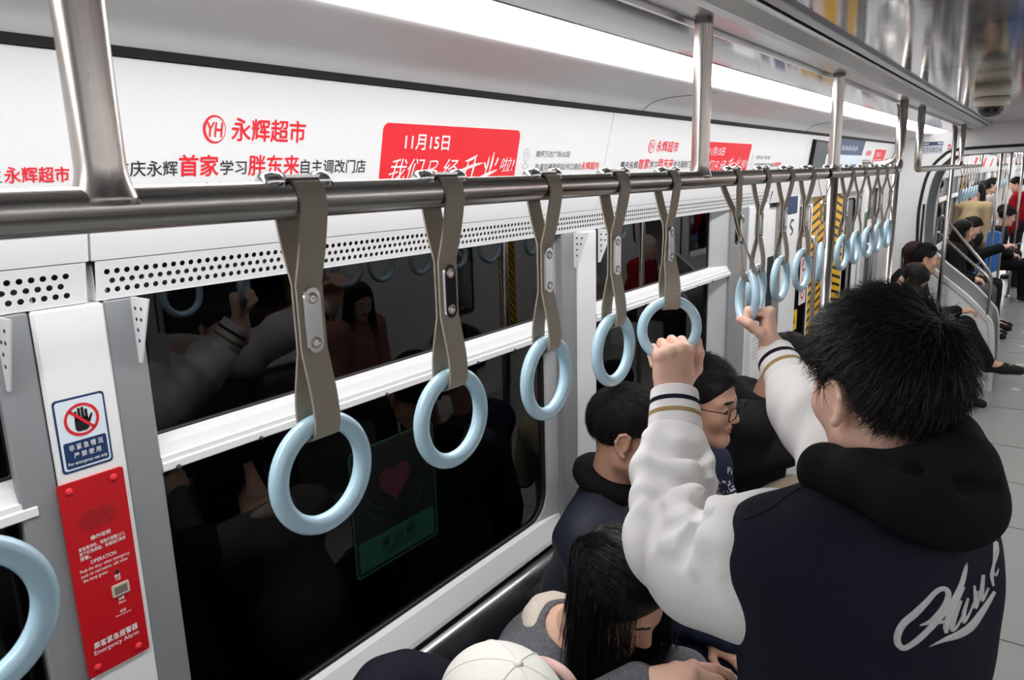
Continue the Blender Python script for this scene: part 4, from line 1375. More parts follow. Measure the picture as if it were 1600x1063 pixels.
def surface_nets(D, lo, res):
    S = D < 0
    nx, ny, nz = S.shape
    cnt = np.zeros((nx - 1, ny - 1, nz - 1), np.int8)
    for i, j, k in _CORN:
        cnt += S[i:nx - 1 + i, j:ny - 1 + j, k:nz - 1 + k]
    act = (cnt > 0) & (cnt < 8)
    ids = np.full(act.shape, -1, np.int32)
    C = np.argwhere(act)
    ids[act] = np.arange(len(C))
    vals = np.stack([D[C[:, 0] + i, C[:, 1] + j, C[:, 2] + k] for i, j, k in _CORN], 1)
    acc = np.zeros((len(C), 3)); num = np.zeros(len(C))
    for a, b in _EDG:
        va, vb = vals[:, a], vals[:, b]
        m = (va < 0) != (vb < 0)
        t = va[m] / (va[m] - vb[m])
        acc[m] += _CORN[a] + (_CORN[b] - _CORN[a]) * t[:, None]
        num[m] += 1
    V = lo + res * (C + acc / num[:, None])
    F = []
    for axis in range(3):
        sl0 = [slice(None)] * 3; sl1 = [slice(None)] * 3
        sl0[axis] = slice(0, -1); sl1[axis] = slice(1, None)
        A, B = S[tuple(sl0)], S[tuple(sl1)]
        for flip in (False, True):
            m = (A & ~B) if not flip else (~A & B)
            E = np.argwhere(m)
            o1, o2 = [q for q in range(3) if q != axis]
            ok = (E[:, o1] > 0) & (E[:, o2] > 0) & (E[:, o1] < S.shape[o1] - 1) & (E[:, o2] < S.shape[o2] - 1)
            E = E[ok]
            q = []
            for d1, d2 in ((-1, -1), (0, -1), (0, 0), (-1, 0)):
                c = E.copy(); c[:, o1] += d1; c[:, o2] += d2
                q.append(ids[c[:, 0], c[:, 1], c[:, 2]])
            q = np.stack(q, 1)
            if flip ^ (axis == 1): q = q[:, ::-1]
            F.append(q)
    F = np.concatenate(F)
    F = F[(F >= 0).all(1)]
    return V, F


def smooth_mesh(V, F, it=2, lam=0.5):
    """Laplacian smoothing of a quad mesh."""
    E = np.concatenate([F[:, [0, 1]], F[:, [1, 2]], F[:, [2, 3]], F[:, [3, 0]]])
    n = len(V)
    deg = np.bincount(E[:, 0], minlength=n) + np.bincount(E[:, 1], minlength=n)
    deg = np.maximum(deg, 1)
    for _ in range(it):
        acc = np.zeros_like(V)
        for c in range(3):
            acc[:, c] = np.bincount(E[:, 0], V[E[:, 1], c], n) + np.bincount(E[:, 1], V[E[:, 0], c], n)
        V = V + lam * (acc / deg[:, None] - V)
    return V


def join(parts):
    Vs, Fs, Ms, off = [], [], [], 0
    for V, F, m in parts:
        Vs.append(V); Fs.append(F + off); Ms.append(m if isinstance(m, np.ndarray) else np.full(len(F), m)); off += len(V)
    return np.concatenate(Vs), np.concatenate(Fs), np.concatenate(Ms)


def solid_obj(name, S, res, m, parent, sm=2, clip=None):
    V, F = S.mesh(res, clip)
    if sm: V = smooth_mesh(V, F, sm)
    return obj(name, np_mesh(name, V, F, m), parent)


def in_ell(P, c, r, R):
    q = (P - np.array(c)) @ np.array(R)
    return ((q / np.array(r)) ** 2).sum(1) < 1


# ---------------------------------------------------------------- people materials
SKIN = mat('skin', (226, 184, 163), 0.5, var=0.05, vscale=40, sss=0.08, spec=0.35)
SKIN2 = mat('skin_tan', (202, 158, 134), 0.5, var=0.05, vscale=40, sss=0.08, spec=0.35)
LIP = mat('lip', (178, 92, 92), 0.4, spec=0.4)
LIP_RED = mat('lip_red', (190, 52, 62), 0.35, spec=0.4)
EYE = mat('eye_dark', (28, 22, 20), 0.2)
HAIR = mat('black_hair', (15, 13, 13), 0.42, spec=0.35)
HAIR_B = mat('dark_brown_hair', (34, 24, 21), 0.42, spec=0.35)
HAIR_R = mat('auburn_hair', (58, 30, 26), 0.42, spec=0.35)


def cloth(name, rgb, bump=0.25, bscale=350, var=0.1, rough=0.88, sheen=0.0):
    return mat(name, rgb, rough, var=var, vscale=180, bump=bump, bscale=bscale, spec=0.15, sheen=sheen)


def head_solid(S, o, R, g=1.0, female=False, mouth=0.0, neck_to=None):
    """Head of about 0.24 m with face; o = point between the ears at eye level."""
    o = Vector(o); Rn = np.array(R)
    T = lambda x, y, z: tuple(o + R @ Vector((x * g, y * g, z * g)))
    e = lambda c, r, k=0.02, sub=False: S.ell(T(*c), [q * g for q in r], Rn, k, sub)
    c_ = lambda a, b, ra, rb=None, k=0.02, sub=False: S.cap(T(*a), T(*b), ra * g, (ra if rb is None else rb) * g, k, sub)
    jw = 0.043 if female else 0.049
    e((0, -0.012, 0.035), (0.075, 0.094, 0.085), 0.01)
    e((0, 0.026, -0.028), (0.0585, 0.062, 0.086), 0.03)
    for s in (-1, 1):
        c_((s * jw, 0.0, -0.066), (s * 0.012, 0.066, -0.1), 0.021, 0.018, 0.03)
        e((s * 0.036, 0.062, -0.030), (0.022, 0.022, 0.024), 0.03)
        c_((s * 0.012, 0.083, 0.020), (s * 0.044, 0.066, 0.017), 0.009, 0.010, 0.016)
        e((s * 0.031, 0.094, -0.001), (0.018, 0.012, 0.011), 0.012, True)
        e((s * 0.031, 0.0735, -0.002), (0.0155, 0.0145, 0.0135), 0.004)
        e((s * 0.0115, 0.092, -0.0345), (0.0075, 0.010, 0.007), 0.007)
        e((s * 0.0775, -0.013, -0.010), (0.0062, 0.0170, 0.0285), 0.006)
        hx = [(0.078, 0.004, -0.006), (0.081, 0.004, 0.012), (0.083, -0.006, 0.020), (0.085, -0.020, 0.015), (0.086, -0.027, -0.002), (0.084, -0.023, -0.020), (0.081, -0.012, -0.036), (0.078, -0.003, -0.041)]
        for a_, b_ in zip(hx[:-1], hx[1:]): c_((s * a_[0], a_[1], a_[2]), (s * b_[0], b_[1], b_[2]), 0.0040, 0.0040, 0.004)
        e((s * 0.0865, -0.007, -0.013), (0.0075, 0.0075, 0.013), 0.004, True)
        e((s * 0.079, 0.002, -0.016), (0.0045, 0.0045, 0.008), 0.004)
        e((s * 0.079, -0.004, -0.040), (0.0052, 0.0070, 0.0070), 0.005)
    e((0, 0.074, -0.099), (0.021, 0.017, 0.017), 0.02)
    c_((0, 0.083, 0.012), (0, 0.102, -0.027), 0.0068, 0.0105, 0.012)
    e((0, 0.100, -0.031), (0.0105, 0.010, 0.0085), 0.006)
    e((0, 0.083, -0.0585), (0.023, 0.0125, 0.0065), 0.007)
    e((0, 0.082, -0.0695), (0.019, 0.0125, 0.0070), 0.007)
    c_((-0.022, 0.092, -0.064), (0.022, 0.092, -0.064), 0.0022, k=0.003, sub=True)
    nb = T(0, -0.04, -0.19) if neck_to is None else neck_to
    S.cap(T(0, -0.02, -0.05), nb, 0.052 * g * (0.9 if female else 1), 0.058 * g * (0.9 if female else 1), 0.025)
    return T


def head_paint(V, F, o, R, g=1.0):
    """Lips, brows and eyes as material slots 1, 2, 3."""
    C = V[F].mean(1)
    mi = np.zeros(len(F), int)
    o = Vector(o)
    T = lambda x, y, z: tuple(o + R @ Vector((x * g, y * g, z * g)))
    for c, r in (((0, 0.094, -0.0585), (0.021, 0.012, 0.0052)), ((0, 0.093, -0.0695), (0.0185, 0.012, 0.0056))):
        mi[in_ell(C, T(*c), [q * g for q in r], R)] = 1
    for s in (-1, 1):
        mi[in_ell(C, T(s * 0.031, 0.088, 0.0215), [0.0195 * g, 0.016 * g, 0.0038 * g], R @ Matrix.Rotation(s * 0.08, 3, 'Y'))] = 2
        mi[in_ell(C, T(s * 0.031, 0.089, -0.0025), [0.0125 * g, 0.009 * g, 0.0032 * g], R)] = 3
    return mi


def hand_solid(S, o, R, side, curls, spread=0.0, thumb=((0.8, 0.35, -0.45), (0.25, 0.75, -0.6), (0.0, 0.8, -0.6)), g=1.0):
    """Palm with four fingers and a thumb. o wrist, R columns: x to the thumb, y along the hand, z out of the back.
    curls: four triples of joint bends (radians), index first."""
    o = Vector(o)
    T = lambda x, y, z: o + R @ Vector((x * g, y * g, z * g))
    mcp = [(0.029, 0.088, 0.0), (0.0095, 0.092, 0.003), (-0.0105, 0.088, 0.001), (-0.0285, 0.080, -0.004)]
    lens = [(0.042, 0.025, 0.020), (0.046, 0.028, 0.021), (0.043, 0.026, 0.021), (0.034, 0.020, 0.018)]
    rad = [(0.0100, 0.0092, 0.0085, 0.0072), (0.0102, 0.0094, 0.0086, 0.0074), (0.0098, 0.0090, 0.0083, 0.0070), (0.0088, 0.0080, 0.0074, 0.0063)]
    S.cap(T(0, -0.035, 0), T(0, 0.012, -0.001), 0.026 * g, 0.027 * g, 0.015)
    S.ell(T(0.002, 0.042, -0.006), (0.040 * g, 0.046 * g, 0.0165 * g), np.array(R), 0.015)
    for f in range(4):
        m = mcp[f]
        S.cap(T(m[0] * 0.5, 0.012, -0.003), T(*m), 0.013 * g, 0.0118 * g, 0.012)
        S.ell(T(m[0], m[1] + 0.001, m[2] + 0.003), (0.0105 * g,) * 3, None, 0.008)
        p = Vector(m); a = 0.0
        sx = spread * (1.5 - f) * 0.12
        for j in range(3):
            a += curls[f][j]
            d = Vector((sx, math.cos(a), -math.sin(a))).normalized()
            q = p + d * lens[f][j]
            S.cap(T(*p), T(*q), rad[f][j] * g, rad[f][j + 1] * g, 0.0035)
            p = q
    # thumb
    p = Vector((0.024, 0.018, -0.008))
    S.ell(T(0.024, 0.030, -0.012), (0.016 * g, 0.026 * g, 0.013 * g), np.array(R), 0.014)
    for d, L, ra, rb in zip(thumb, (0.040, 0.031, 0.025), (0.0145, 0.0112, 0.0102), (0.0115, 0.0104, 0.0082)):
        q = p + Vector(d).normalized() * L
        S.cap(T(*p), T(*q), ra * g, rb * g, 0.006)
        p = q
    return S


FIST = [(1.35, 1.45, 0.8), (1.4, 1.5, 0.8), (1.4, 1.5, 0.8), (1.35, 1.45, 0.8)]
RELAX = [(0.35, 0.5, 0.3), (0.45, 0.6, 0.35), (0.5, 0.65, 0.35), (0.55, 0.7, 0.4)]


def strands(name, curves, w0, m, parent, tip=0.25):
    """Hair: every strand a tapered three-sided strip. curves: array (n, k, 3)."""
    n, k, _ = curves.shape
    tg = np.gradient(curves, axis=1)
    tg /= np.linalg.norm(tg, axis=2, keepdims=True) + 1e-9
    ref = RNG.normal(size=(n, 1, 3))
    a = np.cross(tg, ref); a /= np.linalg.norm(a, axis=2, keepdims=True) + 1e-9
    b = np.cross(tg, a)
    prof = np.linspace(1, tip, k)
    prof[-1] = 0.08
    w = (w0 * RNG.uniform(0.7, 1.3, size=(n, 1, 1))) * prof[None, :, None]
    rings = []
    for j in range(3):
        t = 2 * math.pi * j / 3
        rings.append(curves + (a * math.cos(t) + b * math.sin(t)) * w)
    V = np.stack(rings, 2).reshape(-1, 3)
    base = (np.arange(n) * k * 3)[:, None, None]
    i = np.arange(k - 1)[None, :, None] * 3
    j = np.arange(3)[None, None, :]
    j2 = (j + 1) % 3
    F = np.stack([base + i + j, base + i + j2, base + i + 3 + j2, base + i + 3 + j], 3).reshape(-1, 4)
    return obj(name, np_mesh(name, V, F, m), parent)


def scalp_dirs(n, keep):
    out = []
    while len(out) < n:
        u = RNG.normal(size=(4000, 3)); u /= np.linalg.norm(u, axis=1, keepdims=True)
        out.extend(u[keep(u)].tolist())
    return np.array(out[:n])


def short_hair(parent, o, R, g, m, n=3500, length=0.5, lift=0.10, crown=(0.02, -0.62, 0.78), w0=0.0009, rough=0.25, name='hair', front=0.30, cap_scale=1.0, nape=-0.62, clear=(0.006, 0.055)):
    """Cropped hair: base shell plus strands that flow away from the crown."""
    o = Vector(o)
    C = np.array((0, -0.012, 0.032)); E = np.array((0.0785, 0.0985, 0.0905)) * cap_scale
    keep = lambda u: ((u[:, 2] > nape) & ~((u[:, 1] > 0.30) & (u[:, 2] < front + 0.15 * np.abs(u[:, 0]))) & ~((np.abs(u[:, 0]) > 0.55) & (u[:, 1] > -0.25) & (u[:, 2] < -0.18)))
    U = scalp_dirs(n, keep)
    cr_ = np.array(crown); cr_ /= np.linalg.norm(cr_)
    t = U - cr_[None] + 0.0
    t -= U * (t * U).sum(1, keepdims=True)
    t /= np.linalg.norm(t, axis=1, keepdims=True) + 1e-6
    t += RNG.normal(size=t.shape) * rough; t -= U * (t * U).sum(1, keepdims=True)
    t /= np.linalg.norm(t, axis=1, keepdims=True) + 1e-6
    K = 5
    L = length * RNG.uniform(0.6, 1.25, size=(n, 1))
    li = lift * RNG.uniform(0.3, 1.4, size=(n, 1))
    cs = []
    for k in range(K):
        s = k / (K - 1)
        ang = L * s
        d = U * np.cos(ang) + t * np.sin(ang)
        cs.append(C + d * E * (1.0 + li * (s ** 1.4)))
    P = np.stack(cs, 1)
    if clear:
        bad = np.zeros(n, bool)
        for k in (2, 3, 4):
            q = P[:, k]
            bad |= (np.abs(q[:, 0]) > 0.055) & (q[:, 1] > -0.036) & (q[:, 1] < 0.010) & (q[:, 2] < clear[0])
            bad |= (np.abs(q[:, 0]) > 0.04) & (q[:, 1] > 0.032) & (q[:, 2] < clear[1] - 0.015)
            bad |= (np.abs(q[:, 0]) > 0.04) & (q[:, 1] > 0.0) & (q[:, 2] < -0.030)
            bad |= (q[:, 1] > 0.055) & (q[:, 2] < clear[1])
        P = P[~bad]
    P = P * g
    W = P @ np.array(R).T + np.array(o)
    ho = strands(name, W, w0 * g, m, parent)
    # shell under the strands
    S = Solid()
    Rn = np.array(R)
    T = lambda x, y, z: tuple(o + R @ Vector((x * g, y * g, z * g)))
    S.ell(T(*C), E * g * 0.978, Rn, 0.01)
    S.ell(T(0, 0.095, -0.055), np.array((0.09, 0.070, 0.105)) * g, Rn, 0.02, True)
    S.ell(T(0, 0.052, -0.12), np.array((0.12, 0.09, 0.095)) * g, Rn, 0.02, True)
    for s in (-1, 1):
        S.ell(T(s * 0.085, 0.002, -0.018), np.array((0.030, 0.030, 0.036)) * g, Rn, 0.01, True)
    V, F = S.mesh(0.005 * g)
    me = np_mesh(name + '_base', smooth_mesh(V, F, 2), F, m)
    obj('hair_base', me, ho)
    return ho


def long_hair(parent, o, R, g, m, n=2200, drop=0.32, w0=0.0011, name='hair', part=(0.0, -0.1, 1.0), spread=1.06, face_open=0.42, fall=(0, 0, -1), back=0.0, tuck=0):
    """Long straight hair: follows the skull from a parting and then hangs down."""
    o = Vector(o); Rn = np.array(R)
    C = np.array((0, -0.012, 0.034)); E = np.array((0.081, 0.101, 0.092))
    keep = lambda u: (u[:, 2] > 0.0) & ~((u[:, 1] > face_open) & (u[:, 2] < 0.45))
    U = scalp_dirs(n, keep)
    sgn = np.where(U[:, 0] > 0, 1.0, -1.0)
    tdir = np.stack([sgn * 1.0, -0.25 + 0 * sgn, 0 * sgn], 1) + RNG.normal(size=U.shape) * 0.10
    if tuck:
        q = (U[:, 0] * tuck > 0) & (U[:, 1] > -0.35)
        tdir[q] += np.array((0.0, -1.9, 0.0))
    t = tdir - U * (tdir * U).sum(1, keepdims=True); t /= np.linalg.norm(t, axis=1, keepdims=True)
    # angle to the equator side
    K1, K2 = 6, 6
    full = np.arccos(np.clip(U[:, 2], -1, 1))
    A = np.clip(1.75 - full, 0.15, 1.7)[:, None]
    jit = RNG.uniform(0.99, spread + 0.05, size=(n, 1))
    cs = []
    for k in range(K1):
        s = k / (K1 - 1)
        d = U * np.cos(A * s) + t * np.sin(A * s)
        cs.append(C + d * E * (1.0 + (jit - 1) * s))
    P = np.stack(cs, 1) * g
    W = P @ Rn.T + np.array(o)
    end = W[:, -1]
    L = drop * RNG.uniform(0.75, 1.12, size=(n, 1))
    fv = np.array(fall, float); fv /= np.linalg.norm(fv)
    out = RNG.normal(size=(n, 3)) * 0.012
    tang = (W[:, -1] - W[:, -2]); tang /= np.linalg.norm(tang, axis=1, keepdims=True) + 1e-9
    extra = []
    for k in range(1, K2 + 1):
        s = k / K2
        extra.append(end + fv * L * s + tang * 0.02 * (1 - (1 - s) ** 2) * g + out * s)
    W = np.concatenate([W, np.stack(extra, 1)], 1)
    ho = strands(name, W, w0 * g, m, parent, tip=0.5)
    S = Solid()
    T = lambda x, y, z: tuple(o + R @ Vector((x * g, y * g, z * g)))
    S.ell(T(*C), E * g * 0.985, Rn, 0.01)
    S.ell(T(0, 0.105, -0.05), np.array((0.075, 0.075, 0.115)) * g, Rn, 0.02, True)
    S.ell(T(0, 0.03, -0.13), np.array((0.075, 0.10, 0.12)) * g, Rn, 0.02, True)
    V, F = S.mesh(0.005 * g)
    obj('hair_base', np_mesh(name + '_base', smooth_mesh(V, F, 2), F, m), ho)
    return ho


# ================================================================ the standing man
def cam_ray(px, py):
    return (CAM_R @ Vector((px - 800, py - 531.5, F_PX))).normalized()


def bvh_of(o):
    me = o.data
    return BVHTree.FromPolygons([tuple(v.co) for v in me.vertices], [tuple(p.vertices) for p in me.polygons])


def wave_folds(seed, amp, freq, stretch=(1, 1, 1)):
    """Irregular soft creases: a few warped sine sheets."""
    r = np.random.default_rng(seed)
    ks = r.normal(size=(5, 3)) * freq * np.array(stretch); ph = r.uniform(0, 6.28, 5)
    wk = r.normal(size=(5, 3)) * freq * 0.5
    def fn(P):
        d = np.zeros(len(P))
        for i in range(5):
            d += np.sin(P @ ks[i] + ph[i] + 1.3 * np.sin(P @ wk[i]))
        return -amp * d / 2.5
    return fn


def axis_folds(a, b, amp, n, phase=0.0, warp=25.0, power=1.0):
    """Rings of bunched cloth along the limb from a to b."""
    a, b = np.array(a), np.array(b)
    L2 = ((b - a) ** 2).sum()
    def fn(P):
        t = ((P - a) @ (b - a)) / L2
        w = np.clip(1.3 - np.abs(t - 0.5) * 2, 0, 1)
        return -amp * w * (np.sin(t * n * 2 * math.pi + phase + 1.6 * np.sin(P[:, 2] * warp + 4 * P[:, 0] * warp * .3)) * (0.7 + 0.3 * np.sin(P[:, 1] * 31)))
    return fn


SM = empty('person', (-0.125, 1.075, 0.0))
tag(SM, 'standing person seen from behind, white-sleeved navy jacket and black hood, both hands on rings', 'person')
SMO = Vector((-0.125, 1.075, 0.0))
YB = math.radians(46)
RB = rotm(YB)
Lb = lambda x, y, z: RB @ Vector((x, y, z)) + SMO            # body axes -> car
HO = Vector((-0.163, 1.085, 1.657)); RH = rotm(math.radians(50), math.radians(7), math.radians(-2)); HG = 1.0

# grips: ring bottoms
T5 = Vector((-0.568, 1.298, 1.603)); x5 = Vector((0.72, 0.69, 0.0)).normalized()
T6 = Vector((-0.525, 1.690, 1.604))


def grip_frame(tube, xdir, up, side):
    y = Vector(up).normalized()
    x = (Vector(xdir) - y * y.dot(Vector(xdir))).normalized()
    z = x.cross(y) if side == 'L' else y.cross(x)
    R = Matrix((x, y, z)).transposed()
    o = Vector(tube) - R @ Vector((0, 0.070, -0.027))
    return o, R


oL, RLh = grip_frame(T5, x5, (0.03, -0.02, 1.0), 'L')
oR, RRh = grip_frame(T6, Vector((0.42, -0.90, -0.05)), Vector((-0.22, 0.12, 0.96)), 'R')
ELB_L = Vector((-0.455, 1.085, 1.335)); ELB_R = Vector((-0.285, 1.470, 1.372))

# ---- body: separate overlapping pieces joined into one mesh, fine where skin shows
Sb = Solid()
Sb.chain([Lb(-0.02, -0.01, 1.53), Lb(-0.05, -0.01, 1.38), Lb(-0.066, 0, 1.10), Lb(-0.066, 0.0, 0.95)], [0.06, 0.10, 0.105, 0.11], 0.06)
for s, e, w in ((-1, ELB_L, oL), (1, ELB_R, oR)):
    Sb.chain([Lb(s * 0.05 - 0.06, 0, 1.44), Lb(s * 0.12 - 0.06, 0.03, 1.43), e, w], [0.06, 0.055, 0.042, 0.027], 0.03)
    Sb.chain([Lb(s * 0.08 - 0.066, 0, 0.93), Lb(s * 0.09 - 0.066, 0.02, 0.50), Lb(s * 0.095 - 0.066, -0.01, 0.09)], [0.085, 0.055, 0.04], 0.03)
    Sb.chain([Lb(s * 0.095 - 0.066, -0.02, 0.055), Lb(s * 0.105 - 0.066, 0.14, 0.04)], [0.04, 0.035], 0.03)
Vb, Fb = Sb.mesh(0.012)
Sh = Solid(); head_solid(Sh, HO, RH, HG, neck_to=tuple(Lb(-0.03, -0.01, 1.46)))
Vh, Fh = Sh.mesh(0.0027); Vh = smooth_mesh(Vh, Fh, 2)
parts = [(smooth_mesh(Vb, Fb, 2), Fb, 0), (Vh, Fh, head_paint(Vh, Fh, HO, RH, HG))]
S1 = Solid(); hand_solid(S1, oL, RLh, 'L', [(1.35, 1.4, 0.9), (1.42, 1.45, 0.9), (1.42, 1.45, 0.9), (1.38, 1.4, 0.9)], 0.05, thumb=((0.70, 0.66, -0.22), (0.20, 0.95, -0.22), (0.02, 0.95, -0.4)))
S1.cap(oL, tuple(Vector(oL).lerp(ELB_L, 0.4)), 0.026, 0.034, 0.02)
Vq, Fq = S1.mesh(0.0019); parts.append((smooth_mesh(Vq, Fq, 2), Fq, 0))
S1 = Solid()
hand_solid(S1, oR, RRh, 'R', [(1.30, 1.4, 0.9), (1.36, 1.45, 0.9), (1.4, 1.45, 0.9), (1.4, 1.4, 0.9)], 0.05, thumb=((0.50, 0.75, -0.45), (0.1, 0.75, -0.65), (-0.3, 0.55, -0.8)))
S1.cap(oR, tuple(Vector(oR).lerp(ELB_R, 0.4)), 0.026, 0.034, 0.02)
Vq, Fq = S1.mesh(0.0019); parts.append((smooth_mesh(Vq, Fq, 2), Fq, 0))
V, F, mi = join(parts)
body = obj('body', np_mesh('body', V - np.array(SMO), F, [SKIN, LIP, HAIR, EYE], mi), SM)


def kid(name, S, res, m, parent, sm=2, off=SMO, clip=None):
    V, F = S.mesh(res, clip)
    V = smooth_mesh(V, F, sm) - np.array(off)
    return obj(name, np_mesh(name, V, F, m), parent)


# ---- jacket body (navy), sleeves (white), cuffs, hood
NAVY = cloth('navy_wool', (27, 27, 40), 0.3, 420, 0.12)
WHITE_CLOTH = cloth('white_sweat_cloth', (226, 226, 226), 0.22, 420, 0.03)
BLACK_CLOTH = cloth('black_hood_cloth', (15, 15, 16), 0.3, 380, 0.15)
Sj = Solid()
Sj.box(Lb(-0.066, 0.0, 1.16), (0.145, 0.135, 0.25), RB, 0.12, 0.03)
Sj.cap(Lb(-0.16, 0.0, 1.425), Lb(0.025, 0.0, 1.425), 0.092, 0.092, 0.07)
Sj.ell(Lb(-0.066, -0.04, 1.33), (0.148, 0.125, 0.20), RB, 0.06)
Sj.cap(Lb(-0.11, 0.0, 1.42), (-0.222, 1.012, 1.412), 0.093, 0.090, 0.05)
Sj.cap(Lb(0.03, 0.0, 1.42), Lb(0.07, 0.08, 1.41), 0.09, 0.085, 0.05)
Sj.box(Lb(-0.066, 0.0, 0.94), (0.145, 0.125, 0.035), RB, 0.03, 0.02)
Sj.disp.append(wave_folds(3, 0.0045, 18, (1, 1, 0.5)))
jacket = kid('jacket', Sj, 0.006, NAVY, SM, 3)

Ss = Solid()
SL = [(-0.262, 1.0, 1.402), (-0.300, 0.990, 1.385), (-0.375, 1.018, 1.353), (-0.457, 1.085, 1.338), (-0.503, 1.172, 1.417), (-0.517, 1.212, 1.454)]
Ss.chain(SL, [0.098, 0.099, 0.092, 0.080, 0.068, 0.062], 0.03)
Ss.disp.append(axis_folds(SL[3], SL[5], 0.0060, 3.2, 0.6, 22))
Ss.disp.append(wave_folds(9, 0.003, 24))
SLEEVE_L = Ss


def pick_on(V, F):
    t = BVHTree.FromPolygons([tuple(v) for v in V], [tuple(f) for f in F])
    def f(px, py, push=0.0):
        d = cam_ray(px, py)
        h = t.ray_cast(Vector((0, 0, H)), d)
        return None if h[0] is None else h[0] + d * push
    return f


Vs, Fs = Ss.mesh(0.008)
pk = pick_on(Vs, Fs)
# deep creases and ridges that fan out from the bend of the elbow
CREASE = [([(1112, 768), (1085, 800), (1058, 818), (1030, 822)], 0.011), ([(1118, 775), (1100, 812), (1078, 850), (1062, 880)], 0.012),
          ([(1100, 740), (1070, 758), (1035, 760), (1008, 750)], 0.010), ([(1108, 700), (1080, 716), (1040, 712), (1012, 702)], 0.008),
          ([(1015, 780), (1030, 800), (1020, 850)], 0.006)]
RIDGE = [([(1116, 785), (1090, 822), (1060, 846), (1040, 852)], 0.013), ([(1124, 800), (1108, 842), (1088, 885)], 0.014), ([(1106, 752), (1080, 778), (1048, 790), (1012, 786)], 0.014),
         ([(1140, 805), (1138, 850), (1132, 890)], 0.012), ([(1108, 722), (1075, 737), (1030, 736)], 0.012), ([(1106, 682), (1060, 690), (1010, 680)], 0.010)]
for pts, r in RIDGE:
    q = [p for p in (pk(x, y, 0.004) for x, y in pts) if p is not None]
    if len(q) > 1: Ss.chain(q, [r * 0.75] + [r] * (len(q) - 2) + [r * 0.5], 0.022)
for pts, r in CREASE:
    q = [p for p in (pk(x, y, -0.003) for x, y in pts) if p is not None]
    if len(q) > 1: Ss.chain(q, [r * 1.1] + [r * 1.0] * (len(q) - 2) + [r * 0.35], 0.014, sub=True)
kid('sleeve', Ss, 0.0045, WHITE_CLOTH, SM, 3)
Ss = Solid()
SR = [Lb(0.08, 0.10, 1.40), (-0.11, 1.34, 1.37), tuple(ELB_R), tuple(Vector(ELB_R).lerp(oR, 0.45)), tuple(Vector(ELB_R).lerp(oR, 0.63))]
Ss.chain(SR, [0.088, 0.08, 0.072, 0.066, 0.060], 0.03)
Ss.disp.append(axis_folds(SR[2], SR[4], 0.005, 2.2, 0.2, 22))
Ss.disp.append(wave_folds(5, 0.004, 20))
kid('sleeve', Ss, 0.006, WHITE_CLOTH, SM, 3)

CUFF_M = [WHITE_CLOTH, cloth('navy_rib', (24, 25, 38), 0.3, 300), cloth('gold_rib', (160, 134, 92), 0.3, 300)]
def cuff(base, tip, r0, r1, name='cuff'):
    base, tip = Vector(base), Vector(tip)
    ax = (tip - base); L = ax.length; ax.normalize()
    u = ax.orthogonal().normalized(); v = ax.cross(u)
    seg = [(-0.10, 0.93, 0), (0.0, 1.0, 0), (0.26, 1.0, 0), (0.265, 1.015, 2), (0.37, 1.015, 2), (0.375, 1.0, 0), (0.58, 1.0, 0), (0.585, 1.015, 1), (0.70, 1.015, 1), (0.705, 1.0, 0), (0.97, 1.0, 0), (1.0, 0.97, 0), (0.985, 0.90, 0), (0.5, 0.86, 0)]
    mb = MB()
    n = 40
    loops = []
    for t, k, m in seg:
        r = (r0 + (r1 - r0) * t) * k
        loops.append([base + ax * (L * t) + (u * math.cos(2 * math.pi * i / n) + v * math.sin(2 * math.pi * i / n)) * r * (1 + 0.006 * (i % 2)) - SMO for i in range(n)])
    for i in range(len(loops) - 1):
        mb.loft([loops[i], loops[i + 1]], mi=seg[i + 1][2] if seg[i][2] == seg[i + 1][2] else seg[i + 1][2], smooth=True)
    o = mb.build(name, CUFF_M, SM)
    o['label'] = 'white ribbed cuff with navy and gold stripes'
    return o


cuff((-0.527, 1.238, 1.482), (-0.5475, 1.279, 1.541), 0.050, 0.0445)
cuff(Vector(ELB_R).lerp(oR, 0.72), Vector(ELB_R).lerp(oR, 0.985), 0.050, 0.043)

Sd = Solid()
hp = lambda x, y, z: Lb(-0.015 + (x + 0.015) * (0.84 if x < -0.015 else 0.50), -0.03 + (y + 0.03) * 0.9, 1.572 + (z - 1.565) * 0.9)
Sd.chain([hp(-0.100, 0.085, 1.515), hp(-0.122, 0.02, 1.535), hp(-0.115, -0.055, 1.555), hp(-0.045, -0.095, 1.565), hp(0.035, -0.095, 1.580), hp(0.080, -0.04, 1.598), hp(0.085, 0.04, 1.57), hp(0.04, 0.095, 1.51)],
         [0.024, 0.030, 0.034, 0.036, 0.036, 0.032, 0.030, 0.026], 0.028)
Sd.ell(hp(-0.045, -0.108, 1.540), (0.080, 0.036, 0.050), RB, 0.03)
Sd.ell(hp(0.005, -0.118, 1.522), (0.060, 0.036, 0.050), RB, 0.03)
Sd.cap(Lb(-0.025, 0.02, 1.45), Lb(-0.025, 0.0, 1.70), 0.050, 0.058, 0.016, sub=True)
Sd.chain([hp(-0.11, -0.060, 1.598), hp(-0.085, -0.115, 1.590), hp(-0.03, -0.145, 1.575), hp(0.04, -0.150, 1.566)], [0.004, 0.006, 0.007, 0.004], 0.016, sub=True)
Sd.disp.append(wave_folds(12, 0.004, 22))
kid('hood', Sd, 0.0055, BLACK_CLOTH, SM, 3)
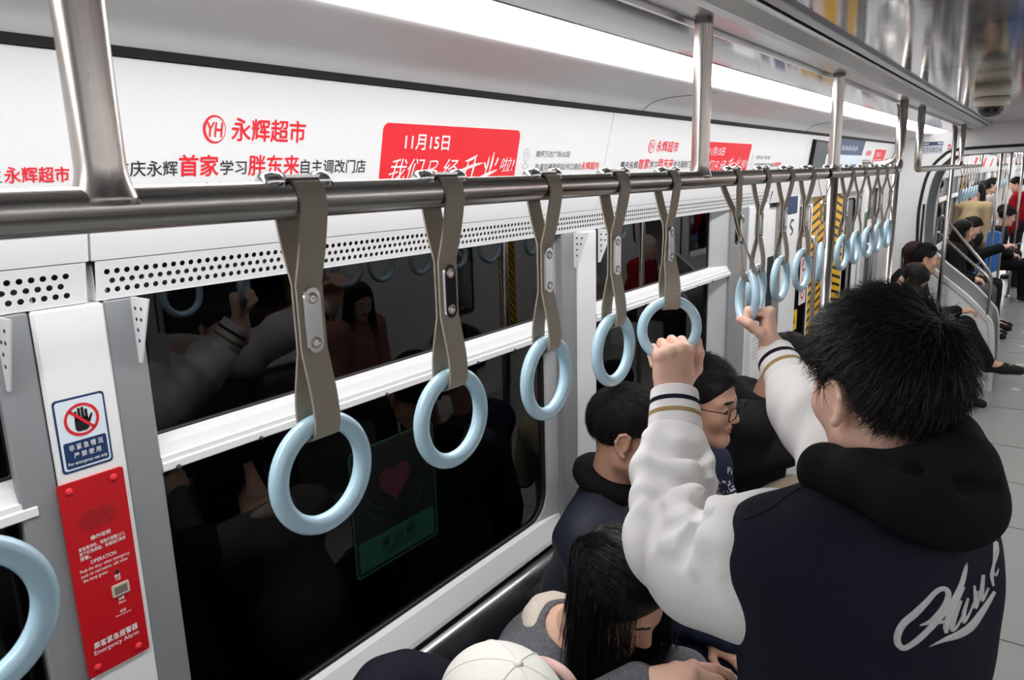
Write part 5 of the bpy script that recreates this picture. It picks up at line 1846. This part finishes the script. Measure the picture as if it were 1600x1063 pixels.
# dark tee collar and trousers, shoes
St = Solid()
for s in (-1, 1):
    St.chain([Lb(s * 0.07 - 0.066, 0, 0.92), Lb(s * 0.09 - 0.066, 0.02, 0.50), Lb(s * 0.095 - 0.066, -0.01, 0.06)], [0.095, 0.08, 0.07], 0.03)
St.ell(Lb(-0.066, 0, 0.92), (0.14, 0.12, 0.10), RB, 0.03)
St.disp.append(wave_folds(2, 0.004, 18))
kid('trousers', St, 0.010, cloth('dark_trousers', (30, 31, 36)), SM)
for s in (-1, 1):
    So = Solid()
    So.chain([Lb(s * 0.095 - 0.066, -0.055, 0.05), Lb(s * 0.098 - 0.066, 0.05, 0.05), Lb(s * 0.108 - 0.066, 0.17, 0.04)], [0.046, 0.048, 0.038], 0.03)
    So.box(Lb(s * 0.1 - 0.066, 0.055, -0.03), (0.2, 0.3, 0.03), RB, 0.0, 0.004, sub=True)
    kid('shoe', So, 0.006, mat('white_trainer', (205, 205, 202), 0.5), SM)

# ---- stitched seams of the jacket
jb0 = pick_on(*(lambda me: (np.array([v.co for v in me.vertices]) + np.array(SMO), [tuple(p.vertices) for p in me.polygons]))(jacket.data))
for ln in ([(1272, 752), (1235, 772), (1195, 800), (1162, 812)],):
    q = [jb0(p[0], p[1], -0.0004) for p in bez(ln, 24)]
    q = [p - SMO for p in q if p is not None]
    if len(q) > 2: MB().tube(q, 0.0016, 6).build('seam', NAVY, jacket)

# ---- embroidered script on the back
jb = pick_on(*(lambda me: (np.array([v.co for v in me.vertices]) + np.array(SMO), [tuple(p.vertices) for p in me.polygons]))(jacket.data))
def stitched(lines, name, m):
    for ln in lines:
        q = bez([((1380 + x / 4.041), (800 + y / 4.041), 1.2 * w / 4.041) for x, y, w in ln], 8 * len(ln))
        prev = None
        A, C, B = [], [], []
        for i, p in enumerate(q):
            d = q[min(i + 1, len(q) - 1)][:2] - q[max(i - 1, 0)][:2]
            d = d / (np.linalg.norm(d) + 1e-9); nn = np.array((-d[1], d[0])) * max(0.6, abs(p[2])) / 2
            a, c, b = jb(p[0] + nn[0], p[1] + nn[1], -0.0012), jb(p[0], p[1], -0.0042), jb(p[0] - nn[0], p[1] - nn[1], -0.0012)
            if a is None or b is None or c is None: continue
            if (a - b).length > 0.06: continue
            A.append(a - SMO); C.append(c - SMO); B.append(b - SMO)
        if len(A) > 1:
            mb = MB(); mb.loft([[a, c, b] for a, c, b in zip(A, C, B)], closed=False, smooth=True)
            mb.build(name, m, jacket)
THREAD = mat('silver_thread', (186, 186, 188), 0.5, var=0.25, vscale=260, stretch=(1, 1, 0.3), bump=0.4, bscale=300)
stitched([
    [(232, 718, 10), (300, 690, 24), (380, 600, 28), (412, 525, 32), (388, 487, 26), (335, 505, 28), (270, 575, 34), (205, 640, 40), (130, 705, 40), (92, 775, 40), (95, 835, 36), (140, 860, 30), (230, 800, 34), (330, 700, 34), (430, 580, 32), (490, 470, 30), (518, 370, 24), (527, 320, 6)],
    [(505, 470, 26), (450, 590, 32), (400, 710, 34), (398, 768, 18)], [(350, 702, 16), (400, 690, 18)],
    [(492, 560, 18), (450, 670, 28), (434, 742, 26), (470, 718, 16), (520, 610, 14), (536, 545, 14)], [(536, 545, 14), (510, 640, 24), (508, 694, 22), (545, 640, 14), (600, 500, 12)],
    [(575, 465, 12), (582, 540, 20), (583, 604, 22), (612, 520, 16), (632, 400, 18), (628, 490, 18), (626, 560, 18), (665, 480, 12)],
    [(700, 100, 8), (706, 200, 18), (700, 320, 16), (686, 400, 20), (696, 470, 12)], [(718, 190, 14), (724, 260, 12), (695, 360, 10), (712, 400, 14), (728, 360, 8)],
    [(290, 853, 4), (380, 812, 22), (480, 775, 40), (560, 720, 44), (640, 610, 32), (705, 505, 18)],
], 'embroidery', THREAD)

short_hair(SM, HO - SMO, RH, HG, HAIR, n=11000, length=0.50, lift=0.20, crown=(0.25, -0.66, 0.62), w0=0.0009, rough=0.32, front=0.10, cap_scale=1.04, nape=-0.62, clear=(0.012, 0.03))


# ================================================================ seated passengers
def atd(px, py, d):
    return Vector((0, 0, H)) + CAM_R @ Vector((px - 800, py - 531.5, F_PX)) * (d / F_PX)


class Sitter:
    """Seated figure in its own axes (x right, y forward, z up); root at the floor below the hips."""
    def __init__(self, loc, yaw, label, skin=SKIN, lean=0.12, head=(0.0, 0.15, 0.0), head_off=(0.0, 0.055, 0.150), g=1.0, female=False, top=None, legs=None, shoe=None,
                 wrists=None, elbows=None, knees=None, ankles=None, toes=None, detail=1.0, lips=LIP, curls=None, collar=True, shoulder=0.185, bulk=1.0, hand_up=None, fold=0.004,
                 standing=False, turn=0.0):
        self.root = empty('person', loc, yaw)
        tag(self.root, label, 'person')
        self.loc = Vector(loc); self.RW = Matrix.Rotation(yaw, 3, 'Z')
        V3 = Vector
        pz = 0.93 if standing else 0.545
        pel = V3((0, 0, pz))
        Rt = rotm(turn, lean, 0)
        ax = Rt @ V3((0, 0, 1))
        nb = pel + ax * 0.505 * g
        sh = [pel + Rt @ V3((s * shoulder * g, 0.0, 0.455 * g)) for s in (-1, 1)]
        self.Rh = rotm(*head); self.ho = nb + V3(head_off) * g
        wr = wrists or [V3((-0.09, 0.27, 0.66)), V3((0.09, 0.27, 0.66))]
        wr = [V3(w) for w in wr]
        el = elbows or [(sh[i] + wr[i]) * 0.5 + V3(((-1, 1)[i] * 0.07, -0.07, -0.13)) for i in (0, 1)]
        el = [V3(e) for e in el]
        if standing:
            kn = [V3((s * 0.09, 0.03, 0.50)) for s in (-1, 1)]; an = [V3((s * 0.095, -0.01, 0.09)) for s in (-1, 1)]
        else:
            kn = [V3((s * 0.11, 0.43, 0.52)) for s in (-1, 1)]; an = [V3((s * 0.11, 0.45, 0.10)) for s in (-1, 1)]
        if knees: kn = [V3(k) for k in knees]
        if ankles: an = [V3(k) for k in ankles]
        to = [a + V3((0, 0.15, -0.06)) for a in an]
        if toes: to = [V3(t) for t in toes]
        hips = [pel + V3((s * 0.09, 0.03, -0.01)) for s in (-1, 1)]
        self.nb, self.sh, self.el, self.wr, self.pel, self.g, self.Rt = nb, sh, el, wr, pel, g, Rt
        r1, r2 = 0.0032 * detail, 0.0075 * max(1, detail * 0.9)
        # body
        B = Solid()
        B.chain([pel, pel + ax * 0.2, pel + ax * 0.40, nb], [0.12, 0.115, 0.11, 0.06], 0.05)
        for i in (0, 1):
            B.chain([nb - ax * 0.04, sh[i], el[i], wr[i]], [0.05, 0.05, 0.04, 0.027], 0.03)
            B.chain([hips[i], kn[i], an[i], to[i]], [0.085, 0.055, 0.038, 0.03], 0.02)
        Vb, Fb = B.mesh(0.014)
        Hs = Solid(); head_solid(Hs, self.ho, self.Rh, g, female, neck_to=tuple(nb - ax * 0.03))
        Vh, Fh = Hs.mesh(r1); Vh = smooth_mesh(Vh, Fh, 1 if detail > 1.4 else 2)
        parts = [(Vb, Fb, 0), (Vh, Fh, head_paint(Vh, Fh, self.ho, self.Rh, g))]
        for i in (0, 1):
            y = (wr[i] - el[i]).normalized() if hand_up is None or hand_up[i] is None else V3(hand_up[i][0]).normalized()
            zz = V3((0, 0, 1)) if hand_up is None or hand_up[i] is None else V3(hand_up[i][1])
            z = (zz - y * y.dot(zz)).normalized()
            x = y.cross(z) if i == 0 else z.cross(y)
            # left hand: thumb towards +x when fingers point forward and back of the hand is up
            Hd = Solid(); hand_solid(Hd, wr[i], Matrix((x, y, z)).transposed(), 'LR'[i], (curls or RELAX) if not isinstance(curls, dict) else curls[i], 0.3, thumb=((0.7, 0.6, -0.3), (0.25, 0.9, -0.3), (0.05, 0.95, -0.3)), g=0.95 * g)
            Vq, Fq = Hd.mesh(0.0026 * detail); parts.append((smooth_mesh(Vq, Fq, 1), Fq, 0))
        Vv, Ff, mi = join(parts)
        self.body = obj('body', np_mesh('body', Vv, Ff, [skin, lips, HAIR, EYE], mi), self.root)
        # clothes
        T = Solid(); b = bulk
        T.chain([pel + ax * 0.02, pel + ax * 0.20, pel + ax * 0.38], [0.145 * b, 0.150 * b, 0.135 * b], 0.05)
        T.cap(sh[0] * 0.85 + sh[1] * 0.15, sh[1] * 0.85 + sh[0] * 0.15, 0.082 * b, 0.082 * b, 0.06)
        T.cap(pel + ax * 0.40, nb - ax * 0.02, 0.10 * b, 0.075, 0.05)
        for i in (0, 1):
            T.chain([sh[i] * 0.9 + sh[1 - i] * 0.1, sh[i], el[i], el[i].lerp(wr[i], 0.93)], [0.082 * b, 0.078 * b, 0.064 * b, 0.046 * b], 0.03)
            if fold: T.disp.append(axis_folds(el[i], wr[i], fold, 2.2, i, 24))
        T.cap(nb - ax * 0.02, self.ho + V3((0, -0.01, 0.02)), 0.059, 0.060, 0.01, sub=True)
        if fold: T.disp.append(wave_folds(int(abs(loc[1]) * 100) % 97, fold, 20))
        self.top = solid_obj('jacket', T, r2, top, self.root)
        L = Solid()
        L.cap(hips[0], hips[1], 0.135, 0.135, 0.03)
        for i in (0, 1):
            ld = (an[i] - kn[i]).normalized()
            L.chain([hips[i], kn[i], an[i] - ld * 0.01], [0.105, 0.078, 0.062], 0.02)
        if fold: L.disp.append(wave_folds(5, fold, 17))
        solid_obj('trousers', L, r2 * 1.2, legs or cloth('charcoal_trousers', (34, 34, 38)), self.root)
        for i in (0, 1):
            S = Solid(); f = to[i] - an[i]
            ld = (an[i] - kn[i]).normalized()
            S.chain([an[i] + ld * 0.02, an[i] + ld * 0.045 - f.normalized() * 0.02, an[i] + f * 0.55 + ld * 0.02, an[i] + f * 1.15 + ld * 0.004], [0.046, 0.044, 0.046, 0.037], 0.02)
            solid_obj('shoe', S, r2, shoe or MT['black'], self.root)

    def w2l(self, p):
        return self.RW.transposed() @ (Vector(p) - self.loc)

    def caster(self, o):
        me = o.data
        t = BVHTree.FromPolygons([tuple(v.co) for v in me.vertices], [tuple(p.vertices) for p in me.polygons])
        src = self.w2l((0, 0, H))
        def f(px, py, push=0.0):
            d = self.RW.transposed() @ cam_ray(px, py)
            h = t.ray_cast(src, d)
            return None if h[0] is None else h[0] + d * push
        return f

    def collar(self, m, rs=(0.026, 0.030), h=0.0, name='collar', w=0.072, back=0.0, open_=0.5):
        S = Solid(); ax = self.Rt @ Vector((0, 0, 1))
        pts, rr = [], []
        for t in np.linspace(-math.pi + open_, math.pi - open_, 13):
            pts.append(self.nb + self.Rt @ Vector((w * math.sin(t), -w * math.cos(t) + 0.005 - back * math.cos(t), 0.012 + h - 0.035 * (1 - math.cos(t)) * 0.5)))
            rr.append(rs[0] + (rs[1] - rs[0]) * (1 + math.cos(t)) / 2)
        S.chain(pts, rr, 0.015)
        return solid_obj(name, S, 0.006, m, self.root)


RIGHT = -math.pi / 2        # facing across the car from the left wall
LEFT = math.pi / 2
NAVY_SHELL = mat('navy_shell_cloth', (38, 42, 56), 0.6, var=0.08, vscale=60, bump=0.15, bscale=120, spec=0.3)
BLACK_FLEECE = cloth('black_fleece', (20, 20, 22), 0.5, 200, 0.2)
TEAL = cloth('teal_cotton', (92, 140, 156), 0.2, 300)
DENIM = cloth('dark_denim', (32, 38, 56), 0.3, 500)


# ---- man in the navy shell jacket
h = Vector((-0.845, 1.672, 1.258))
P1 = Sitter((-0.975, 1.70, 0), RIGHT + 0.20, 'seated person in navy shell jacket with black fleece collar, short hair, beside the window', SKIN2, lean=0.10, head=(0.22, 0.16, 0.0), head_off=(0.02, 0.06, 0.185), g=1.06, top=NAVY_SHELL, legs=DENIM,
            wrists=[(-0.10, 0.34, 0.64), (0.15, 0.36, 0.62)], bulk=1.0, shoulder=0.165, fold=0.005)
short_hair(P1.root, P1.ho, P1.Rh, 1.06, HAIR, n=8000, length=0.22, lift=0.065, w0=0.0006, rough=0.6, front=0.36, nape=-0.52)
P1.collar(BLACK_FLEECE, (0.026, 0.032), 0.050, 'fleece_collar', 0.072, 0.004, 0.5)
S = Solid(); ax = P1.Rt @ Vector((0, 0, 1))
S.ell(P1.nb + P1.Rt @ Vector((0, 0.075, -0.10)), (0.07, 0.06, 0.10), P1.Rt, 0.02); S.ell(P1.nb + P1.Rt @ Vector((0, 0.11, -0.30)), (0.09, 0.075, 0.14), P1.Rt, 0.03)
solid_obj('tee', S, 0.007, TEAL, P1.root)

# ---- woman with long black hair in a grey coat
GREY_TWEED = mat('grey_tweed', (104, 105, 110), 0.9, var=0.75, vscale=230, bump=0.8, bscale=200, spec=0.1)
P2 = Sitter((-0.895, 1.195, 0), RIGHT - 0.12, 'seated person with long black hair bent over a phone, grey tweed coat', SKIN, lean=0.34, head=(-0.08, 0.58, 0.0), head_off=(0.0, 0.135, 0.155), female=True, top=GREY_TWEED, legs=cloth('black_skirt_cloth', (20, 20, 23)),
            lips=LIP_RED, wrists=[(-0.05, 0.43, 1.015), (0.075, 0.41, 1.06)], elbows=[(-0.20, 0.22, 0.84), (0.19, 0.19, 0.86)], bulk=0.95, shoulder=0.17, g=0.97, fold=0.003,
            hand_up=[((0.35, 0.75, 0.25), (-0.5, -0.2, 0.8)), ((-0.30, 0.80, 0.30), (0.35, -0.45, 0.85))], curls=[(0.25, 0.5, 0.3), (0.5, 0.7, 0.4), (0.6, 0.8, 0.4), (0.7, 0.8, 0.4)])
long_hair(P2.root, P2.ho, P2.Rh, 1.0, HAIR, n=4600, drop=0.30, w0=0.0009, face_open=0.34, spread=1.10, tuck=1)
P2.collar(cloth('cream_fleece', (214, 204, 192), 0.4, 200), (0.018, 0.027), 0.0, 'inner_collar', 0.070, 0.008, 0.5)
ph = MB().rbox((-0.037, -0.004, -0.078), (0.037, 0.004, 0.078), 0.003)
pho = ph.build('phone', MT['black']); pho.location = P2.RW @ Vector((0.0, 0.515, 0.99)) + P2.loc
pho.rotation_euler = (-0.9, 0, RIGHT)
tag(pho, 'black phone held by the long-haired person in the grey coat', 'phone')

# ---- man with glasses in a printed navy sweatshirt
NAVY_SWEAT = cloth('navy_sweatshirt', (38, 44, 66), 0.25, 300)
P3 = Sitter((-0.885, 2.03, 0), RIGHT - 0.15, 'seated person with black-framed glasses and a navy sweatshirt with white print', SKIN2, lean=0.10, head=(0.12, 0.13, 0.0), head_off=(0.0, 0.055, 0.205), g=1.06, top=NAVY_SWEAT, legs=DENIM,
            wrists=[(-0.10, 0.33, 0.64), (0.10, 0.35, 0.64)], shoulder=0.155, bulk=0.95, fold=0.005)
short_hair(P3.root, P3.ho, P3.Rh, 1.06, HAIR, n=8000, length=0.30, lift=0.16, w0=0.0007, rough=0.5, front=0.50, nape=-0.50)
P3.collar(NAVY_SWEAT, (0.014, 0.016), 0.018, 'neckband', 0.068, 0.0, 0.1)
gl = MB(); Tg = lambda x, y, z: P3.ho + P3.Rh @ Vector((x * 1.06, y * 1.06, z * 1.06))
for s in (-1, 1):
    o_ = rrect(-0.025, -0.017, 0.025, 0.017, 0.009, 4)
    gl.tube([Tg(s * 0.032 + a, 0.105 - 0.18 * abs(a) * abs(s * 0.032 + a) * 8, -0.004 + b) for a, b in o_], 0.0016, 6, closed=True)
    gl.tube([Tg(s * 0.057, 0.098, 0.002), Tg(s * 0.076, 0.05, 0.002), Tg(s * 0.081, -0.005, 0.0), Tg(s * 0.078, -0.02, -0.018)], 0.0016, 6)
gl.tube([Tg(-0.008, 0.107, 0.001), Tg(0, 0.110, 0.003), Tg(0.008, 0.107, 0.001)], 0.0014, 6)
gl.build('glasses', MT['black'], P3.root)['label'] = 'thin black-framed glasses'
ck = P3.caster(P3.top)
def print_px(S, lines, name, m, push=-0.0016):
    mb = MB()
    c = S.caster(S.top)
    for ln in lines:
        q = bez(ln, 6 * len(ln)); A, B = [], []
        for i, p in enumerate(q):
            d = q[min(i + 1, len(q) - 1)][:2] - q[max(i - 1, 0)][:2]; d = d / (np.linalg.norm(d) + 1e-9); nn = np.array((-d[1], d[0])) * abs(p[2]) / 2
            a, b = c(p[0] + nn[0], p[1] + nn[1], push), c(p[0] - nn[0], p[1] - nn[1], push)
            if a is not None and b is not None and (a - b).length < 0.08: A.append(a); B.append(b)
        if len(A) > 1: mb.loft([[a, b] for a, b in zip(A, B)], closed=False)
    if mb.f: mb.build(name, m, S.top)
WPRINT = mat('white_print', (214, 216, 222), 0.7)
rnd = random.Random(4)
jeep = [[(1143, 762, 2), (1152, 756, 2), (1163, 755, 2), (1168, 765, 2), (1175, 776, 3)], [(1141, 768, 3), (1150, 764, 3), (1166, 764, 3)], [(1142, 775, 4), (1155, 772, 5), (1174, 778, 4)],
        [(1144, 788, 5), (1150, 782, 5), (1160, 784, 6), (1172, 786, 4)], [(1162, 770, 5), (1164, 776, 5)], [(1146, 780, 4), (1150, 795, 4)], [(1170, 770, 3), (1178, 784, 3)]]
for i in range(34):
    x, y = rnd.uniform(1117, 1142), rnd.uniform(748, 792)
    jeep.append([(x, y, rnd.uniform(1, 2.6)), (x + rnd.uniform(-4, 5), y + rnd.uniform(-5, 5), rnd.uniform(0.6, 1.6))])
print_px(P3, jeep, 'chest_print', WPRINT)
L_ = {'P': [[(0, 0), (0, 1)], [(0, 0), (.6, .05), (.6, .45), (0, .5)]], 'i': [[(0, .35), (0, 1)], [(0, .05), (0, .15)]], 'o': [[(0, .65), (.3, .35), (.6, .65), (.3, 1), (0, .65)]],
      'n': [[(0, .35), (0, 1)], [(0, .5), (.35, .35), (.55, .5), (.55, 1)]], 'e': [[(0, .65), (.55, .65), (.3, .35), (0, .65), (.25, 1), (.55, .9)]], 'r': [[(0, .35), (0, 1)], [(0, .5), (.4, .35)]]}
let = []
for k, ch in enumerate('Pioneer'):
    x0, y0 = 1137.5 + k * 5.6, 731 + k * 1.2
    for st_ in L_[ch]:
        let.append([(x0 + 4.3 * a, y0 + 9.5 * b - 0.25 * 4.3 * a * 0, 1.5) for a, b in st_])
print_px(P3, let, 'chest_lettering', WPRINT)

# ---- person with an earbud in a black jacket and tan trousers
P4 = Sitter((-0.96, 2.90, 0), RIGHT, 'seated person looking down with a white earbud, black jacket and tan trousers', SKIN2, lean=0.20, head=(0.0, 0.45, 0.0), head_off=(0.0, 0.09, 0.165), top=cloth('black_jacket', (30, 30, 33), 0.2, 200), legs=cloth('tan_trousers', (176, 162, 140), 0.2, 300),
            wrists=[(-0.10, 0.34, 0.86), (-0.02, 0.36, 0.88)], elbows=[(-0.24, 0.10, 0.80), (0.20, 0.02, 0.82)], knees=[(-0.11, 0.43, 0.52), (0.13, 0.36, 0.76)], ankles=[(-0.11, 0.45, 0.10), (-0.06, 0.56, 0.42)], toes=[(-0.11, 0.60, 0.04), (-0.08, 0.72, 0.33)], bulk=0.98, detail=1.3)
short_hair(P4.root, P4.ho, P4.Rh, 1.0, HAIR, n=4200, length=0.34, lift=0.07, w0=0.0009, front=0.34, nape=-0.45)
P4.collar(cloth('black_hood', (22, 22, 24)), (0.03, 0.05), 0.0, 'hood', 0.085, 0.03, 0.5)
Tg4 = lambda x, y, z: P4.ho + P4.Rh @ Vector((x, y, z))
e = MB(); e.tube([Tg4(0.082, 0.002, -0.006), Tg4(0.090, 0.004, -0.010)], [0.007, 0.006], 10); e.tube([Tg4(0.089, 0.005, -0.010), Tg4(0.090, 0.012, -0.040)], 0.0032, 8)
e.build('earbud', mat('white_earbud', (240, 240, 240), 0.25), P4.root)

# ---- person in the white cap, right below the camera
P5 = Sitter((-0.89, 0.775, 0), RIGHT, 'seated person in a plain white cap at the bottom edge, seen from above', SKIN, lean=0.32, head=(0.0, 0.30, 0.0), head_off=(0.0, 0.135, 0.09), female=True, top=cloth('dark_navy_coat', (32, 33, 46), 0.2, 200), legs=cloth('navy_trousers', (34, 36, 48)), bulk=1.02)
P5.collar(cloth('dark_navy_hood', (28, 29, 40)), (0.03, 0.055), 0.0, 'hood', 0.095, 0.045, 0.7)
Tc = lambda x, y, z: P5.ho + P5.Rh @ Vector((x, y, z))
S = Solid(); S.ell(Tc(0, -0.012, 0.040), (0.090, 0.108, 0.098), P5.Rh, 0.01); S.box(Tc(0, 0, -0.07), (0.2, 0.2, 0.09), P5.Rh, 0.0, 0.01, sub=True)
cap = solid_obj('cap', S, 0.004, cloth('white_cap_cloth', (232, 231, 226), 0.2, 300, 0.02), P5.root)
S = Solid(); S.ell(Tc(0, 0.118, 0.022), (0.075, 0.075, 0.007), P5.Rh, 0.01)
solid_obj('cap_peak', S, 0.004, cap.data.materials[0], P5.root)
sm_ = MB()
for k in range(6):
    a = math.pi * k / 6
    pts = []
    for t in np.linspace(-1.45, 1.45, 19):
        d = Vector((math.sin(t) * math.cos(a), math.sin(t) * math.sin(a), math.cos(t)))
        pts.append(Tc(d.x * 0.0905, -0.012 + d.y * 0.1085, 0.040 + d.z * 0.0985))
    if k % 2 == 0: sm_.tube(pts, 0.0012, 5)
sm_.lathe([(0.0, 0.0), (0.008, 0.0), (0.006, 0.004), (0, 0.005)], tuple(Tc(0, -0.012, 0.1375)), 12)
sm_.build('cap_seam', cap.data.materials[0], cap)
long_hair(P5.root, P5.ho, P5.Rh, 0.97, HAIR, n=1500, drop=0.22, w0=0.0010, face_open=0.30)
bag = MB()
bag.tube([atd(*q) for q in bez([(826, 1036, 1.20), (846, 1034, 1.18), (868, 1042, 1.16), (884, 1054, 1.15), (896, 1072, 1.15), (902, 1100, 1.17)], 30)], 0.0085, 10)
b_ = bag.build('shoulder_strap', mat('pale_pink_strap', (214, 178, 172), 0.5)); tag(b_, 'pale pink bag strap between the white cap and the grey coat', 'strap')

# ---- man in the dark suit before the gangway, with two neighbours
P6 = Sitter((-0.93, 6.86, 0), RIGHT, 'seated person in a dark suit and white collar with crossed legs, before the gangway', SKIN2, lean=0.16, head=(0.35, 0.08, 0.0), head_off=(0.0, 0.06, 0.165), top=cloth('dark_suit', (22, 23, 29), 0.1, 200), legs=cloth('dark_suit_trousers', (22, 23, 29), 0.1, 200),
            knees=[(-0.08, 0.43, 0.52), (0.03, 0.47, 0.69)], ankles=[(-0.08, 0.45, 0.10), (-0.10, 0.64, 0.37)], toes=[(-0.08, 0.62, 0.04), (-0.11, 0.84, 0.34)], wrists=[(-0.10, 0.30, 0.66), (0.03, 0.42, 0.80)], detail=1.7)
short_hair(P6.root, P6.ho, P6.Rh, 1.0, HAIR, n=2600, length=0.30, lift=0.14, w0=0.0012, rough=0.5, front=0.36, nape=-0.55)
P6.collar(MT['paper'], (0.012, 0.016), 0.012, 'shirt_collar', 0.060, 0.0, 0.3)
P7 = Sitter((-1.0, 7.15, 0), RIGHT, 'seated person with auburn hair half hidden behind the dark suit', SKIN, lean=0.1, head=(0.1, 0.2, 0), top=cloth('black_coat', (24, 23, 25)), detail=2.0, knees=[(0.0, 0.43, 0.52), (0.15, 0.43, 0.52)], ankles=[(0.0, 0.45, 0.10), (0.15, 0.45, 0.10)])
long_hair(P7.root, P7.ho, P7.Rh, 1.0, HAIR_R, n=900, drop=0.22, w0=0.002)
P8 = Sitter((-1.02, 6.30, 0), RIGHT, 'seated person whose dark bowed head shows left of the dark suit', SKIN, lean=0.30, head=(0.0, 0.8, 0), head_off=(0, 0.08, 0.08), top=cloth('charcoal_coat', (40, 40, 43)), detail=2.0)
long_hair(P8.root, P8.ho, P8.Rh, 1.0, HAIR, n=1500, drop=0.16, w0=0.002, face_open=0.8)

# ---- passengers in the next car
def far_sitter(px, py, Y, label, top, hair='short', yaw=RIGHT, lean=0.15, head=(0.0, 0.15, 0.0), skin=SKIN, legs=None, standing=False, hm=HAIR, zadj=None, female=False, **kw):
    p = at(px, py, Y)
    ho_ = (0.0, 0.06, 0.165)
    pz = 0.93 if standing else 0.545
    off = rotm(0, lean, 0) @ Vector((0, 0, 0.505)) + Vector(ho_)
    off = Matrix.Rotation(yaw, 3, 'Z') @ off
    s = Sitter((p.x - off.x, p.y - off.y, 0.0), yaw, label, skin, lean=lean, head=head, head_off=ho_, top=top, legs=legs, detail=2.2, standing=standing, female=female, fold=0.004, **kw)
    if hair == 'short': short_hair(s.root, s.ho, s.Rh, 1.0, hm, n=1500, length=0.42, lift=0.18, w0=0.0018, rough=0.5, front=0.3)
    elif hair == 'long': long_hair(s.root, s.ho, s.Rh, 1.0, hm, n=900, drop=0.22, w0=0.002)
    return s
BK = cloth('black_padded', (22, 22, 25), 0.2, 120)
f1 = far_sitter(1504, 375, 10.0, 'seated person with pale face in profile, black jacket, nearest beyond the gangway rails', BK, 'long', lean=0.12, legs=cloth('grey_trousers', (92, 92, 96)), female=True)
f2 = far_sitter(1519, 353, 10.55, 'seated person with tousled dark hair holding a blue phone beyond the gangway', BK, 'short', lean=0.14, head=(0.0, 0.45, 0.0), hm=HAIR_B, wrists=[(-0.04, 0.46, 0.98), (0.06, 0.47, 0.98)])
pp = MB().rbox((-0.036, -0.075, -0.005), (0.036, 0.075, 0.005), 0.003).build('phone', mat('blue_phone', (70, 120, 150), 0.3))
pp.location = f2.RW @ Vector((0.01, 0.59, 1.01)) + f2.loc; pp.rotation_euler = (0.5, 0, RIGHT); tag(pp, 'blue phone in the hand of the tousled-haired passenger beyond the gangway', 'phone')
TAN = cloth('tan_fleece', (186, 164, 128), 0.6, 120, 0.2)
far_sitter(1526, 318, 12.6, 'person in a fluffy tan jacket bending over beyond the young couple', TAN, 'long', yaw=-0.4, lean=0.35, head=(0.0, 0.5, 0.0), standing=True, hm=HAIR_B, bulk=0.95)
f4 = far_sitter(1533, 312, 13.4, 'person in black with white and yellow sleeve stripes in the next car', cloth('black_track_top', (30, 31, 34)), 'short', lean=0.3, head=(0.2, 0.5, 0.0), standing=True)
sb = MB()
for t0, t1, r, m in ((0.30, 0.42, 0.082, 0), (0.52, 0.64, 0.080, 1)):
    a, b = f4.sh[1].lerp(f4.el[1], t0), f4.sh[1].lerp(f4.el[1], t1)
    sb.tube([a, b], [r, r - 0.004], 16, mi=m)
sb.build('sleeve_stripe', [MT['paper'], MT['yellow']], f4.root)
far_sitter(1551, 283, 15.0, 'person with black hair in a pale coat at the next striped door', cloth('pale_coat', (205, 196, 190)), 'short', yaw=RIGHT, standing=True, lean=0.12)
far_sitter(1589, 284, 15.4, 'person in a red jacket near the right photo edge', cloth('red_jacket', (150, 18, 30)), 'short', yaw=LEFT, standing=True, lean=0.1, head=(0, 0.3, 0), bulk=1.15)
far_sitter(1569, 336, 14.3, 'person in a pale blue hooded top between the far poles', cloth('pale_blue_top', (176, 194, 210)), 'short', lean=0.3, head=(0, 0.5, 0), hm=HAIR_B)
far_sitter(1576, 322, 12.9, 'seated person in black with outstretched dark legs beyond the blue seat end', cloth('black_coat_far', (24, 24, 28)), 'short', lean=0.2, head=(0, 0.3, 0), legs=cloth('black_trousers_far', (20, 20, 23)))

# ---- passengers opposite, seen as reflections in the windows
GREEN = cloth('dark_green_jacket', (44, 78, 56), 0.2, 150)
q1 = Sitter((1.23, 2.25, 0), LEFT, 'seated person in a dark green jacket on the opposite bench', SKIN, lean=0.1, top=GREEN, detail=1.6)
short_hair(q1.root, q1.ho, q1.Rh, 1.0, HAIR, n=1500, length=0.35, lift=0.07, w0=0.0016)
q2 = Sitter((1.22, 3.25, 0), LEFT, 'seated person with long hair in a dusty pink jacket on the opposite bench', SKIN, lean=0.15, head=(0.2, 0.35, 0), top=cloth('dusty_pink_jacket', (170, 124, 112)), detail=1.6, female=True)
long_hair(q2.root, q2.ho, q2.Rh, 1.0, HAIR, n=1300, drop=0.3, w0=0.0016)
q3 = Sitter((1.0, 7.12, 0), LEFT, 'seated person in a red jacket with a white hat near the opposite gangway side', SKIN, lean=0.1, top=cloth('deep_red_jacket', (150, 24, 34)), detail=1.8)
short_hair(q3.root, q3.ho, q3.Rh, 1.0, mat('white_knit', (220, 214, 204), 0.9), n=900, length=0.3, lift=0.07, w0=0.002, name='knit_hat')
